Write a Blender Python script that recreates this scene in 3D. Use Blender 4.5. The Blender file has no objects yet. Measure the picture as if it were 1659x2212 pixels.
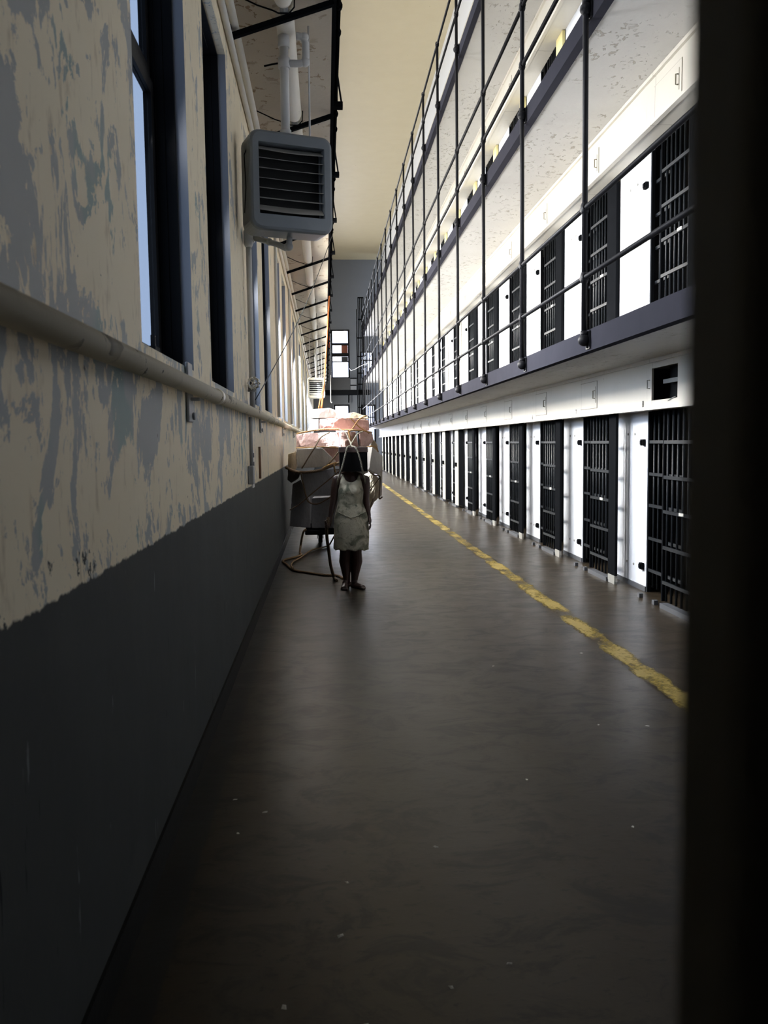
import bpy, bmesh, math, random
from mathutils import Vector, Matrix
random.seed(7)
SC = bpy.context.scene
COL = SC.collection
PI = math.pi

# ------------------------------------------------------------------ camera
F, CX, CY, EYE = 1848.0, 829.5, 1106.0, 1.65
YAW, PITCH, ROLL = 0.06723, 0.08154, 0.01292
fw = Vector((math.sin(YAW)*math.cos(PITCH), math.cos(YAW)*math.cos(PITCH), -math.sin(PITCH)))
r0 = Vector((math.cos(YAW), -math.sin(YAW), 0)); d0 = fw.cross(r0)
cr = math.cos(ROLL)*r0 + math.sin(ROLL)*d0
cd = -math.sin(ROLL)*r0 + math.cos(ROLL)*d0
cam_d = bpy.data.cameras.new('camera'); cam = bpy.data.objects.new('camera', cam_d); COL.objects.link(cam)
M = Matrix.Identity(4)
for i in range(3):
    M[i][0], M[i][1], M[i][2] = cr[i], -cd[i], -fw[i]
M.translation = (0, 0, EYE)
cam.matrix_world = M
cam_d.sensor_fit = 'VERTICAL'; cam_d.sensor_height = 24.0
cam_d.lens = F/2212*24.0
cam_d.clip_start = 0.02; cam_d.clip_end = 300
cam_d.dof.use_dof = True; cam_d.dof.focus_distance = 11.0; cam_d.dof.aperture_fstop = cam_d.lens/5.0
SC.camera = cam

def at(x, y, Y):
    """world point at depth Y seen at photo pixel (x, y)"""
    d = cr*((x-CX)/F) + cd*((y-CY)/F) + fw
    t = Y/d.y
    return Vector((d.x*t, Y, EYE + d.z*t))

# ------------------------------------------------------------------ view
SC.view_settings.view_transform = 'Standard'; SC.view_settings.look = 'None'
SC.view_settings.gamma = 1; SC.view_settings.use_curve_mapping = False
SC.view_settings.exposure = 0.45
SC.cycles.use_denoising = True
SC.cycles.max_bounces = 8; SC.cycles.diffuse_bounces = 5; SC.cycles.glossy_bounces = 4
SC.cycles.transparent_max_bounces = 12; SC.cycles.sample_clamp_indirect = 6.0
SC.cycles.caustics_reflective = False; SC.cycles.caustics_refractive = False

# ------------------------------------------------------------------ node helpers
def lin(h):
    h = h.lstrip('#'); out = []
    for i in (0, 2, 4):
        c = int(h[i:i+2], 16)/255
        out.append(c/12.92 if c <= .04045 else ((c+.055)/1.055)**2.4)
    return (*out, 1.0)

class NT:
    def __init__(s, name):
        s.m = bpy.data.materials.new(name); s.m.use_nodes = True; s.t = s.m.node_tree
        s.b = s.t.nodes['Principled BSDF']; s.pos = None
    def n(s, typ, **kw):
        nd = s.t.nodes.new(typ)
        for k, v in kw.items():
            if k.startswith('_'): setattr(nd, k[1:], v)
        return nd
    def put(s, sock, v):
        if hasattr(v, 'links') or isinstance(v, bpy.types.NodeSocket): s.t.links.new(v, sock)
        else: sock.default_value = v
    def P(s):
        if s.pos is None: s.pos = s.n('ShaderNodeNewGeometry').outputs['Position']
        return s.pos
    def scaled(s, sc, src=None):
        m = s.n('ShaderNodeVectorMath', _operation='MULTIPLY'); s.put(m.inputs[0], src or s.P()); m.inputs[1].default_value = sc
        return m.outputs[0]
    def noise(s, scale, detail=4, rough=.55, stretch=(1, 1, 1), dist=0.0, src=None):
        nd = s.n('ShaderNodeTexNoise'); s.put(nd.inputs['Vector'], s.scaled(stretch, src))
        nd.inputs['Scale'].default_value = scale; nd.inputs['Detail'].default_value = detail
        nd.inputs['Roughness'].default_value = rough; nd.inputs['Distortion'].default_value = dist
        return nd.outputs[0]
    def math(s, op, a, b=0.0, c=None, clamp=False):
        nd = s.n('ShaderNodeMath', _operation=op, _use_clamp=clamp); s.put(nd.inputs[0], a); s.put(nd.inputs[1], b)
        if c is not None: s.put(nd.inputs[2], c)
        return nd.outputs[0]
    def ramp(s, v, lo, hi):
        nd = s.n('ShaderNodeMapRange', _interpolation_type='SMOOTHSTEP'); s.put(nd.inputs[0], v)
        nd.inputs[1].default_value = lo; nd.inputs[2].default_value = hi
        return nd.outputs[0]
    def mix(s, f, a, b):
        nd = s.n('ShaderNodeMix', _data_type='RGBA'); s.put(nd.inputs['Factor'], f)
        s.put(nd.inputs[6], a); s.put(nd.inputs[7], b); return nd.outputs[2]
    def xyz(s):
        nd = s.n('ShaderNodeSeparateXYZ'); s.put(nd.inputs[0], s.P()); return nd.outputs
    def bump(s, h, strength=.3, dist=.01):
        nd = s.n('ShaderNodeBump'); s.put(nd.inputs['Height'], h)
        nd.inputs['Strength'].default_value = strength; nd.inputs['Distance'].default_value = dist
        s.t.links.new(nd.outputs[0], s.b.inputs['Normal'])
    def set(s, **kw):
        for k, v in kw.items(): s.put(s.b.inputs[{'color': 'Base Color', 'rough': 'Roughness', 'metal': 'Metallic', 'spec': 'Specular IOR Level', 'alpha': 'Alpha', 'sheen': 'Sheen Weight'}[k]], v)
        return s.m

def paint(name, c, rough=.5, var=.12, scale=6, bump=0.0, bscale=40, chips=None, chip_thr=.68, metal=0.0, spec=.5):
    t = NT(name); a = lin(c)
    lo = tuple(x*(1-var) for x in a[:3])+(1,); hi = tuple(min(1, x*(1+var)) for x in a[:3])+(1,)
    col = t.mix(t.noise(scale), lo, hi)
    if chips:
        col = t.mix(t.ramp(t.noise(bscale*.5, 5, .65), chip_thr, chip_thr+.04), col, lin(chips))
    if bump: t.bump(t.noise(bscale, 4), bump, .01)
    return t.set(color=col, rough=rough, metal=metal, spec=spec)

# ------------------------------------------------------------------ mesh helpers
class MB:
    def __init__(s): s.v = []; s.f = []; s.sm = []
    def add(s, vs, fs, smooth=False):
        o = len(s.v); s.v += [tuple(v) for v in vs]; s.f += [tuple(o+i for i in f) for f in fs]; s.sm += [smooth]*len(fs); return s
    def box(s, x0, x1, y0, y1, z0, z1):
        vs = [(x, y, z) for x in (x0, x1) for y in (y0, y1) for z in (z0, z1)]
        return s.add(vs, [(0, 1, 3, 2), (4, 6, 7, 5), (0, 4, 5, 1), (2, 3, 7, 6), (0, 2, 6, 4), (1, 5, 7, 3)])
    def obox(s, p0, p1, w, h, up=(0, 0, 1)):
        """bar of section w x h from p0 to p1"""
        p0, p1 = Vector(p0), Vector(p1); d = (p1-p0).normalized(); u = Vector(up)
        a = d.cross(u)
        if a.length < 1e-4: a = d.cross(Vector((1, 0, 0)))
        a.normalize(); b = a.cross(d).normalized(); vs = []
        for p in (p0, p1):
            for i, j in ((-1, -1), (1, -1), (1, 1), (-1, 1)): vs.append(p + a*(w/2*i) + b*(h/2*j))
        return s.add(vs, [(3, 2, 1, 0), (4, 5, 6, 7), (0, 1, 5, 4), (1, 2, 6, 5), (2, 3, 7, 6), (3, 0, 4, 7)])
    def tube(s, path, r, seg=10, caps=True):
        path = [Vector(p) for p in path]; n = len(path); rs = r if isinstance(r, (list, tuple)) else [r]*n
        vs = []; prev = None
        for i, p in enumerate(path):
            d = (path[min(i+1, n-1)] - path[max(i-1, 0)]).normalized()
            if prev is None:
                a = d.cross(Vector((0, 0, 1)))
                if a.length < 1e-3: a = d.cross(Vector((1, 0, 0)))
            else: a = prev - d*prev.dot(d)
            a.normalize(); prev = a; b = d.cross(a)
            for k in range(seg):
                t = 2*PI*k/seg; vs.append(p + (a*math.cos(t) + b*math.sin(t))*rs[i])
        fs = [(i*seg+k, i*seg+(k+1) % seg, (i+1)*seg+(k+1) % seg, (i+1)*seg+k) for i in range(n-1) for k in range(seg)]
        s.add(vs, fs, True)
        if caps:
            o = len(s.v)-len(vs)
            s.f += [tuple(o+k for k in reversed(range(seg))), tuple(o+(n-1)*seg+k for k in range(seg))]; s.sm += [False, False]
        return s
    def sphere(s, c, r, seg=12, rings=8, sc=(1, 1, 1)):
        c = Vector(c); vs = [c+Vector((0, 0, r*sc[2]))]
        for i in range(1, rings):
            p = PI*i/rings
            for k in range(seg):
                t = 2*PI*k/seg; vs.append(c+Vector((r*sc[0]*math.sin(p)*math.cos(t), r*sc[1]*math.sin(p)*math.sin(t), r*sc[2]*math.cos(p))))
        vs.append(c-Vector((0, 0, r*sc[2]))); L = len(vs)-1; fs = []
        for k in range(seg):
            k2 = (k+1) % seg; fs.append((0, 1+k, 1+k2)); fs.append((L, 1+(rings-2)*seg+k2, 1+(rings-2)*seg+k))
            for i in range(rings-2): fs.append((1+i*seg+k, 1+(i+1)*seg+k, 1+(i+1)*seg+k2, 1+i*seg+k2))
        return s.add(vs, fs, True)
    def mesh(s, name):
        me = bpy.data.meshes.new(name); me.from_pydata(s.v, [], s.f); me.update()
        for p, q in zip(me.polygons, s.sm): p.use_smooth = q
        return me
    def build(s, name, mat, parent=None, bevel=0):
        o = obj(name, s.mesh(name), mat, parent)
        if bevel: bev(o, bevel)
        return o

def bev(o, w, seg=2):
    m = o.modifiers.new('bevel', 'BEVEL'); m.width = w; m.segments = seg; m.limit_method = 'ANGLE'; m.angle_limit = .6

def obj(name, me, mat=None, parent=None):
    o = bpy.data.objects.new(name, me); COL.objects.link(o)
    if mat and not me.materials: me.materials.append(mat)
    if parent: o.parent = parent
    return o
def thing(name, label, cat, loc=(0, 0, 0), group=None):
    o = bpy.data.objects.new(name, None); COL.objects.link(o); o.location = loc; o.empty_display_size = .1
    return tag(o, label, cat, group)
def tag(o, label, cat, group=None, kind=None):
    if label: o['label'] = label
    if cat: o['category'] = cat
    if group: o['group'] = group
    if kind: o['kind'] = kind
    return o
def struct(o, label=None):
    o['kind'] = 'structure'
    if label: o['label'] = label
    return o
def copy_tree(o, parent=None):
    c = o.copy(); COL.objects.link(c)
    if parent: c.parent = parent
    for ch in [x for x in KIDS.get(o.name, [])]: copy_tree(ch, c)
    return c
KIDS = {}
def note(root):
    """remember the children of a finished thing so that it can be copied"""
    def walk(o):
        KIDS[o.name] = list(o.children)
        for c in o.children: walk(c)
    walk(root)
ORD = 'first second third fourth fifth sixth seventh eighth ninth tenth eleventh twelfth thirteenth fourteenth fifteenth sixteenth seventeenth eighteenth nineteenth twentieth twenty-first twenty-second twenty-third twenty-fourth'.split()

def holes(mb, us, vs, hs, put):
    """rectangle us x vs minus the holes hs (u0,u1,v0,v1), cut into boxes by put(u0,u1,v0,v1)"""
    U = sorted({*us, *[h[0] for h in hs], *[h[1] for h in hs]}); V = sorted({*vs, *[h[2] for h in hs], *[h[3] for h in hs]})
    for v0, v1 in zip(V, V[1:]):
        run = None
        for u0, u1 in zip(U, U[1:]):
            inside = any(h[0] <= (u0+u1)/2 <= h[1] and h[2] <= (v0+v1)/2 <= h[3] for h in hs)
            if inside:
                if run: put(run[0], run[1], v0, v1); run = None
            else: run = (run[0], u1) if run else (u0, u1)
        if run: put(run[0], run[1], v0, v1)

# ------------------------------------------------------------------ dimensions
XL, XR, XF, XE, XP = -.672, 3.43, 3.19, 2.27, 2.206
YN, YB, YE, ZC = -1.2, 50.4, 52.0, 12.5
BAY = 2.30; NC = 18
TIER = [0.0, 2.69, 5.38, 8.07]           # cell floor levels
def ycell(k): return 9.86 + BAY*k          # near edge of the opening of cell k
DOORH = 1.94

# ------------------------------------------------------------------ materials
def mat_left_wall():
    t = NT('peeling_cream_wall'); x, y, z = t.xyz()
    st = (1, .95, .72)
    n1 = t.noise(3.1, 8, .68, st, .9); n2 = t.noise(11, 7, .68, (1, 1.0, .5), .8)
    # bare patches: more of them high on the near wall and in a band under the pipe
    band = t.math('MULTIPLY', t.ramp(z, 1.45, 1.75), t.math('SUBTRACT', 1.0, t.ramp(z, 1.93, 2.2)))
    near = t.math('SUBTRACT', 1.0, t.ramp(y, 1.7, 3.1))
    up = t.ramp(z, 1.9, 2.2)
    e = t.math('ADD', t.math('MULTIPLY', n1, .75), t.math('MULTIPLY', n2, .36))
    e = t.math('ADD', e, t.math('MULTIPLY', band, .06))
    e = t.math('ADD', e, t.math('MULTIPLY', t.math('MULTIPLY', near, up), .06))
    e = t.math('SUBTRACT', e, t.math('MULTIPLY', t.ramp(y, 5.5, 9.5), .05))
    peel = t.ramp(e, .598, .612)
    cream = t.mix(t.noise(1.7, 3), lin('#ddceb1'), lin('#e6dabf'))
    cream = t.mix(t.ramp(t.noise(14, 4, .6, (1, 1.4, .5)), .55, .75), cream, lin('#c4b498'))
    grey = t.mix(t.noise(3, 3), lin('#989a99'), lin('#a2a4a2'))
    grey = t.mix(t.ramp(t.noise(1.3, 4, .6, st), .56, .62), grey, lin('#879894'))
    top = t.mix(peel, cream, grey)
    # small dark nicks
    nick = t.ramp(t.noise(26, 3, .5, (1, .8, .6)), .755, .77)
    top = t.mix(nick, top, lin('#4a443a'))
    dado = t.mix(t.noise(2.6, 5, .6, (1, 1.3, .6)), lin('#3a3c3c'), lin('#484a49'))
    scr = t.ramp(t.noise(14, 4, .6, (1, 1.4, .2)), .72, .74)
    dado = t.mix(scr, dado, lin('#666b6b'))
    dado = t.mix(t.ramp(t.noise(11, 4, .6, (1, 2.0, .2)), .69, .71), dado, lin('#222628'))
    edge = t.math('ADD', z, t.math('MULTIPLY', t.math('SUBTRACT', t.noise(9, 5, .7), .5), .05))
    tear = t.math('MULTIPLY', t.ramp(t.noise(3.4, 6, .72, (1, 1.2, .8)), .57, .60), .10)
    edge = t.math('SUBTRACT', edge, t.math('MULTIPLY', tear, t.math('SUBTRACT', 1.0, t.ramp(y, 2.2, 3.4))))
    isd = t.math('SUBTRACT', 1.0, t.ramp(edge, 1.268, 1.278))
    t.set(color=t.mix(isd, top, dado), rough=t.math('SUBTRACT', .62, t.math('MULTIPLY', isd, -.1)), spec=t.math('SUBTRACT', .3, t.math('MULTIPLY', isd, .22)))
    t.bump(t.math('ADD', peel, t.math('MULTIPLY', t.noise(12, 5), .5)), .25, .01)
    return t.m
def mat_floor():
    t = NT('stained_concrete_floor'); x, y, z = t.xyz()
    n1 = t.noise(.8, 6, .6, (1, .6, 1), .5); n2 = t.noise(4, 7, .68, (.75, 1.1, 1), .9); n3 = t.noise(19, 5, .65, (.7, 1.3, 1), .5)
    c = t.mix(n1, lin('#261f17'), lin('#3c3326'))
    c = t.mix(t.ramp(n2, .48, .62), c, lin('#1c1712'))
    c = t.mix(t.ramp(n3, .56, .68), c, lin('#1e1a12'))
    c = t.mix(t.ramp(t.noise(7, 3, .5, (1, .8, 1)), .71, .74), c, lin('#15130f'))
    # grey painted border along the left wall
    bx = t.math('ADD', x, t.math('MULTIPLY', t.math('SUBTRACT', t.noise(6, 3), .5), .03))
    c = t.mix(t.math('SUBTRACT', 1.0, t.ramp(bx, -.535, -.52)), c, lin('#201f1e'))
    # cracks and a cast joint across the corridor
    for y0, wob, w in ((8.28, .012, .006), (4.66, .14, .004), (17.5, .01, .008)):
        d = t.math('ABSOLUTE', t.math('SUBTRACT', t.math('ADD', y, t.math('MULTIPLY', t.math('SUBTRACT', t.noise(2.2, 4, .6, (1, .1, 1)), .5), wob)), y0), 0)
        brk = t.ramp(t.noise(1.9, 3, .6, (1, .2, 1)), .42, .5)
        c = t.mix(t.math('MULTIPLY', t.math('SUBTRACT', 1.0, t.ramp(d, w*.5, w*1.5)), brk), c, lin('#0c0a08'))
    ro = t.math('ADD', .22, t.math('MULTIPLY', n2, .24))
    t.bump(t.math('ADD', t.math('MULTIPLY', n2, .6), t.math('MULTIPLY', n3, .4)), .16, .008)
    return t.set(color=c, rough=ro, spec=.26)
def mat_flaky(name, c1, c2, flake, thr=.66, bump=.5, seams=False, fs=9):
    t = NT(name); c = t.mix(t.noise(2.0, 4), lin(c1), lin(c2))
    f = t.ramp(t.noise(fs, 6, .62, (1, .8, 1), .5), thr, thr+.015)
    big = t.ramp(t.noise(1.1, 3), .42, .56)
    f = t.math('MULTIPLY', f, big)
    c = t.mix(f, c, lin(flake))
    if seams:
        x, y, z = t.xyz()
        fr = t.math('FRACT', t.math('DIVIDE', t.math('SUBTRACT', y, 9.37), BAY))
        ln = t.math('SUBTRACT', 1.0, t.ramp(t.math('ABSOLUTE', t.math('SUBTRACT', fr, .5)), .0012, .0025))
        c = t.mix(t.math('MULTIPLY', ln, .75), c, lin('#6b655a'))
        st = t.ramp(t.noise(5, 5, .6, (1, 1.5, .3)), .6, .75)
        c = t.mix(t.math('MULTIPLY', st, .25), c, lin('#8e8470'))
    t.bump(t.math('ADD', f, t.math('MULTIPLY', t.noise(18, 4), .3)), bump, .012)
    return t.set(color=c, rough=.5)
m_wall = mat_left_wall(); m_floor = mat_floor()
m_soffit = mat_flaky('flaking_pale_soffit', '#9f9d98', '#adaba7', '#858074', .592, 1.0, fs=14)
m_fascia = mat_flaky('riveted_white_fascia', '#b4afa3', '#c0bbb0', '#857b69', .70, .2, True)
m_cellwhite = paint('white_cell_panel', '#d2d5db', .42, .03, 3, .05, 20)
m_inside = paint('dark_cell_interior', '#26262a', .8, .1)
m_ceil = mat_flaky('stained_cream_ceiling', '#b0a384', '#baae90', '#877a60', .70, .15)
m_end = paint('blue_grey_end_wall', '#686c72', .7, .06, 1.5)
m_enddark = paint('charcoal_panel', '#25272b', .6, .1)
m_black = paint('black_steel_paint', '#141517', .8, .25, 8, .12, 30, chips='#75716a', chip_thr=.75, spec=0.0)
m_bar = paint('dark_blue_steel_bars', '#1a1d21', .42, .2, 10, .08, 40, spec=.16)
m_rail = paint('black_pipe_paint', '#18181b', .45, .25, 8, .12, 30, chips='#8d8a84', chip_thr=.75, spec=.14)
m_beam = paint('slate_purple_edge_paint', '#323238', .8, .12, 5, .1, 25, chips='#a8a297', chip_thr=.77, spec=0.0)
m_frame = paint('black_window_paint', '#0b0b0c', .6, .25, 9, .15, 30, chips='#8a8986', chip_thr=.775, spec=.15)
m_reveal = paint('blue_grey_reveal', '#8d9097', .6, .08, 5)
m_base = paint('black_baseboard', '#0c0c0c', .6, .2, 6, .1, 30, spec=.12)
m_greybase = paint('grey_curb_paint', '#4a4c50', .5, .12, 6)
m_dark = paint('door_edge_steel', '#4a4438', .7, .15, 4)
m_pipe = mat_flaky('worn_silver_pipe', '#c6baa0', '#d4cab4', '#5f584b', .56, .5)
m_pipe.node_tree.nodes['Principled BSDF'].inputs['Roughness'].default_value = .34
m_lagging = mat_flaky('white_pipe_lagging', '#e0dbd0', '#e8e5dd', '#9a8d78', .68, .25)
m_greyp = paint('grey_pipe_paint', '#8f9192', .5, .1, 8, .1, 30)
m_whitep = paint('white_pipe_paint', '#c9c9c8', .45, .06, 8)
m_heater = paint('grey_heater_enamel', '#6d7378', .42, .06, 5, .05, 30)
m_heater2 = paint('sunlit_heater_enamel', '#d6d2c4', .42, .06, 5)  # sun brightness of the far heater put into a lighter enamel
m_louver = paint('dusty_louver', '#8e8c86', .55, .2, 12)
m_core = paint('black_heater_core', '#070707', .8, .1)
m_chrome = paint('aluminium_handwheel', '#d8d8d8', .25, .1, 10, 0, 40, metal=.9)
m_yellow_trim = paint('yellowed_cream_paint', '#d8cb8e', .5, .1, 8)
m_greystrip = paint('pale_grey_column_paint', '#b9b7ab', .45, .06, 5)
m_wood = paint('brown_wood_strip', '#6a4a30', .6, .2, 12)
m_skin = paint('dark_brown_skin', '#38221a', .5, .1, 20)
m_rust = paint('rust_brown_board', '#7c3c22', .6, .15, 5)
m_orange = paint('orange_cloth', '#d8552a', .7, .1, 10)
m_chip = paint('pale_paint_flake', '#c8c5bd', .6, .05)
m_crag = mat_flaky('stained_underside', '#aba392', '#beb6a6', '#7f6a4c', .59, .6)

def mat_rope(name, c):
    t = NT(name)
    w = t.n('ShaderNodeTexWave', _wave_type='BANDS', _bands_direction='DIAGONAL'); t.put(w.inputs['Vector'], t.P())
    w.inputs['Scale'].default_value = 26; w.inputs['Distortion'].default_value = 1.5
    a = lin(c); t.bump(w.outputs[1], .6, .006)
    return t.set(color=t.mix(w.outputs[1], tuple(x*.6 for x in a[:3])+(1,), a), rough=.85)
m_rope = mat_rope('tan_rope', '#a8814f'); m_rope_dark = mat_rope('dark_hemp_rope', '#5f4c36'); m_rope_floor = mat_rope('dark_tan_floor_rope', '#7a603f'); m_rope_pale = mat_rope('pale_rope', '#98917f')  # floor ropes take a darker tan than the bundle ropes
m_rope_orange = mat_rope('sunlit_rope_orange', '#f08a48')  # orange lightened in place of sun falling on the rope
def mat_paper(name, c1, c2, wrinkle=.8, scale=5, fan=False):
    t = NT(name); n1 = t.noise(scale, 5, .6, (1, 1, .5), 1.2); n2 = t.noise(scale*3, 4, .6, (1.4, 1, .5), 1.5)
    t.bump(t.math('ADD', n1, t.math('MULTIPLY', n2, .4)), wrinkle, .03)
    return t.set(color=t.mix(t.noise(3, 4), lin(c1), lin(c2)), rough=.7)
m_pink = mat_paper('pinkish_wrapping_paper', '#a9877f', '#c3a39a', 1.0)
m_brown = mat_paper('brown_wrapping_paper', '#8f6f63', '#a4857a', .7)
m_pwhite = mat_paper('white_wrapping_paper', '#b3ada6', '#c1bdb8', .5)
m_pgrey = mat_paper('grey_wrapping_paper', '#66666a', '#78777a', .45)
m_pcream = mat_paper('cream_wrapping_paper', '#a3957f', '#b0a38e', .6)
m_pdark = mat_paper('dark_wrapping_cloth', '#2c2b2c', '#3a3837', .6)
def mat_dress():
    t = NT('mottled_white_dress'); n1 = t.noise(7, 5, .6, (1, 1, 1), .8); n2 = t.noise(26, 5, .7)
    c = t.mix(t.ramp(n1, .45, .62), lin('#b5ae99'), lin('#70715f'))
    c = t.mix(t.ramp(n2, .58, .70), c, lin('#606152'))
    t.bump(t.math('ADD', n2, n1), .8, .012)
    return t.set(color=c, rough=.85)
m_dress = mat_dress()
def mat_glass(name, c, t0=.75):
    m = bpy.data.materials.new(name); m.use_nodes = True; nt = m.node_tree; nt.nodes.clear()
    o = nt.nodes.new('ShaderNodeOutputMaterial'); mx = nt.nodes.new('ShaderNodeMixShader')
    tr = nt.nodes.new('ShaderNodeBsdfTransparent'); gl = nt.nodes.new('ShaderNodeBsdfGlossy')
    tr.inputs[0].default_value = lin(c); gl.inputs['Roughness'].default_value = .08; mx.inputs[0].default_value = .06
    nt.links.new(tr.outputs[0], mx.inputs[1]); nt.links.new(gl.outputs[0], mx.inputs[2]); nt.links.new(mx.outputs[0], o.inputs[0])
    return m
m_glass = mat_glass('clear_window_glass', '#f6f8ff'); m_glassd = mat_glass('tinted_window_glass', '#a6adb6')  # side panes get a grey tint that dims the sky behind
def mat_line():
    t = NT('worn_yellow_paint'); x, y, z = t.xyz()
    n = t.noise(2.4, 6, .7, (1.0, .7, 1), .3); n2 = t.noise(34, 5, .65)
    edge = t.math('ABSOLUTE', t.math('SUBTRACT', x, 2.235))
    e = t.math('ADD', t.math('MULTIPLY', n, .8), t.math('MULTIPLY', n2, .3))
    e = t.math('SUBTRACT', e, t.math('MULTIPLY', t.ramp(edge, .05, .09), .10))
    c = t.mix(n2, lin('#746229'), lin('#94803a'))
    return t.set(color=c, rough=.45, alpha=t.ramp(e, .45, .60))
m_line = mat_line()

# ------------------------------------------------------------------ floor, ceiling, walls
b = MB(); b.box(-1.05, 5.3, YN-.2, YE+.4, -.15, 0); struct(b.build('floor', m_floor), 'stained concrete corridor floor')
b = MB(); b.box(-1.05, 5.3, YN-.2, YE+.4, ZC, ZC+.15); struct(b.build('ceiling', m_ceil), 'high cream ceiling above the cell block')
b = MB(); b.box(-1.05, 5.3, YN-.2, YN, 0, ZC); struct(b.build('wall_front', m_enddark), 'dark wall behind the camera')

WINS = []
j = 0
while 3.3+4.6*j < YB-3:
    for o in (3.27, 5.24): WINS.append((o+4.6*j, o+4.6*j+1.26))
    j += 1
ZS, ZT = 2.03, 4.46
UPFILL = [(3.30+4.6*j, 3.30+4.6*j+3.1) for j in range(10)]  # unseen upper openings, added to let fill light reach the ceiling
b = MB(); holes(b, (YN, YE), (0, ZC), [(a, c, ZS, ZT) for a, c in WINS]+[(a, c, 6.4, 10.2) for a, c in UPFILL], lambda u0, u1, v0, v1: b.box(-.88, XL, u0, u1, v0, v1))
wl = struct(b.build('wall_left', m_wall), 'peeling cream wall with dark grey lower half')
wl.data.materials.append(m_reveal)
for p in wl.data.polygons:                      # the blue grey painted reveals of the windows
    c = p.center
    if abs(p.normal.x) < .1 and any(a-.01 < c.y < e+.01 for a, e in WINS) and ZS-.01 < c.z < ZT+.01: p.material_index = 1
b = MB(); b.box(XL, XL+.012, YN, YE, 0, .13); struct(b.build('baseboard_left', m_base), 'black painted skirting band at the foot of the left wall')

# windows of the left wall
def window_meshes():
    W, H = 1.26, ZT-ZS
    def ring(b, x0, x1, i0, i1):               # frame ring from inset i0 to inset i1
        b.box(x0, x1, i0, i1, i0, H-i0); b.box(x0, x1, W-i1, W-i0, i0, H-i0); b.box(x0, x1, i1, W-i1, i0, i1); b.box(x0, x1, i1, W-i1, H-i1, H-i0)
    f = MB(); ring(f, -.06, -.01, 0.002, .018); ring(f, -.10, -.06, 0.002, .026); ring(f, -.16, -.10, 0.002, .034)
    lo = MB(); I, J, Zm = .035, .10, 1.42
    lo.box(-.145, -.108, I, J, I, Zm); lo.box(-.145, -.108, W-J, W-I, I, Zm); lo.box(-.145, -.108, J, W-J, I, .09); lo.box(-.145, -.108, J, W-J, Zm-.07, Zm)
    up = MB(); up.box(-.158, -.122, I, J, Zm+.002, H-I); up.box(-.158, -.122, W-J, W-I, Zm+.002, H-I); up.box(-.158, -.122, J, W-J, Zm+.002, Zm+.07); up.box(-.158, -.122, J, W-J, H-.09, H-I)
    g1 = MB(); g1.box(-.129, -.124, J, W-J, .09, Zm-.07); g2 = MB(); g2.box(-.142, -.137, J, W-J, Zm+.07, H-.09)
    la = MB(); la.box(-.107, -.07, .86, .97, .036, .085); la.box(-.10, -.08, .90, .93, .085, .14)
    return [x.mesh(n) for x, n in ((f, 'window_frame'), (lo, 'lower_sash'), (up, 'upper_sash'), (g1, 'lower_glass'), (g2, 'upper_glass'), (la, 'sash_catch'))]
wm = window_meshes()
for i, (a, c) in enumerate(WINS):
    w = obj('window_%d' % (i+1), wm[0], m_frame); w.location = (XL-.045, a, ZS)
    struct(w, 'tall black framed sash window, %s along the left wall' % ORD[i])
    for me, nm, m in ((wm[1], 'sash', m_frame), (wm[2], 'sash', m_frame), (wm[3], 'glass', m_glassd), (wm[4], 'glass', m_glassd), (wm[5], 'sash_catch', m_frame)):
        obj(nm, me, m, w)

# ------------------------------------------------------------------ right side: cell block
b = MB(); inner = MB(); curb = MB()
PAN = .92
for ti, z0 in enumerate(TIER):
    zt = z0+2.5
    for k in range(-1, NC):
        y1 = ycell(k); y0 = y1-PAN
        b.box(XR, XR+.04, y0, y1, z0-(.0 if ti == 0 else .14), zt)
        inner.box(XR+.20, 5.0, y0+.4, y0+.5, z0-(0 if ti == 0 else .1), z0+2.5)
        if ti == 0: curb.box(XR-.012, XR, y0, y1, 0, .055)
b.box(XR, XR+.1, YN, YB, TIER[3]+2.5, ZC); b.box(XR, 5.0, YB, YB+.1, 0, ZC)
struct(b.build('wall_right', m_cellwhite), 'white steel front of the cell block')
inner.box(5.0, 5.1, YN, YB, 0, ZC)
nb = MB(); nb.box(XR-.01, XR+.1, YN, ycell(-1)-PAN, 0, TIER[3]+2.5)
struct(nb.build('wall_right_near', m_cellwhite), 'plain white wall before the first cells')
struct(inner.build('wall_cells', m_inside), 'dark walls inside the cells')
struct(curb.build('baseboard_right', m_greybase), 'grey painted curb below the white cell panels')

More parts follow.
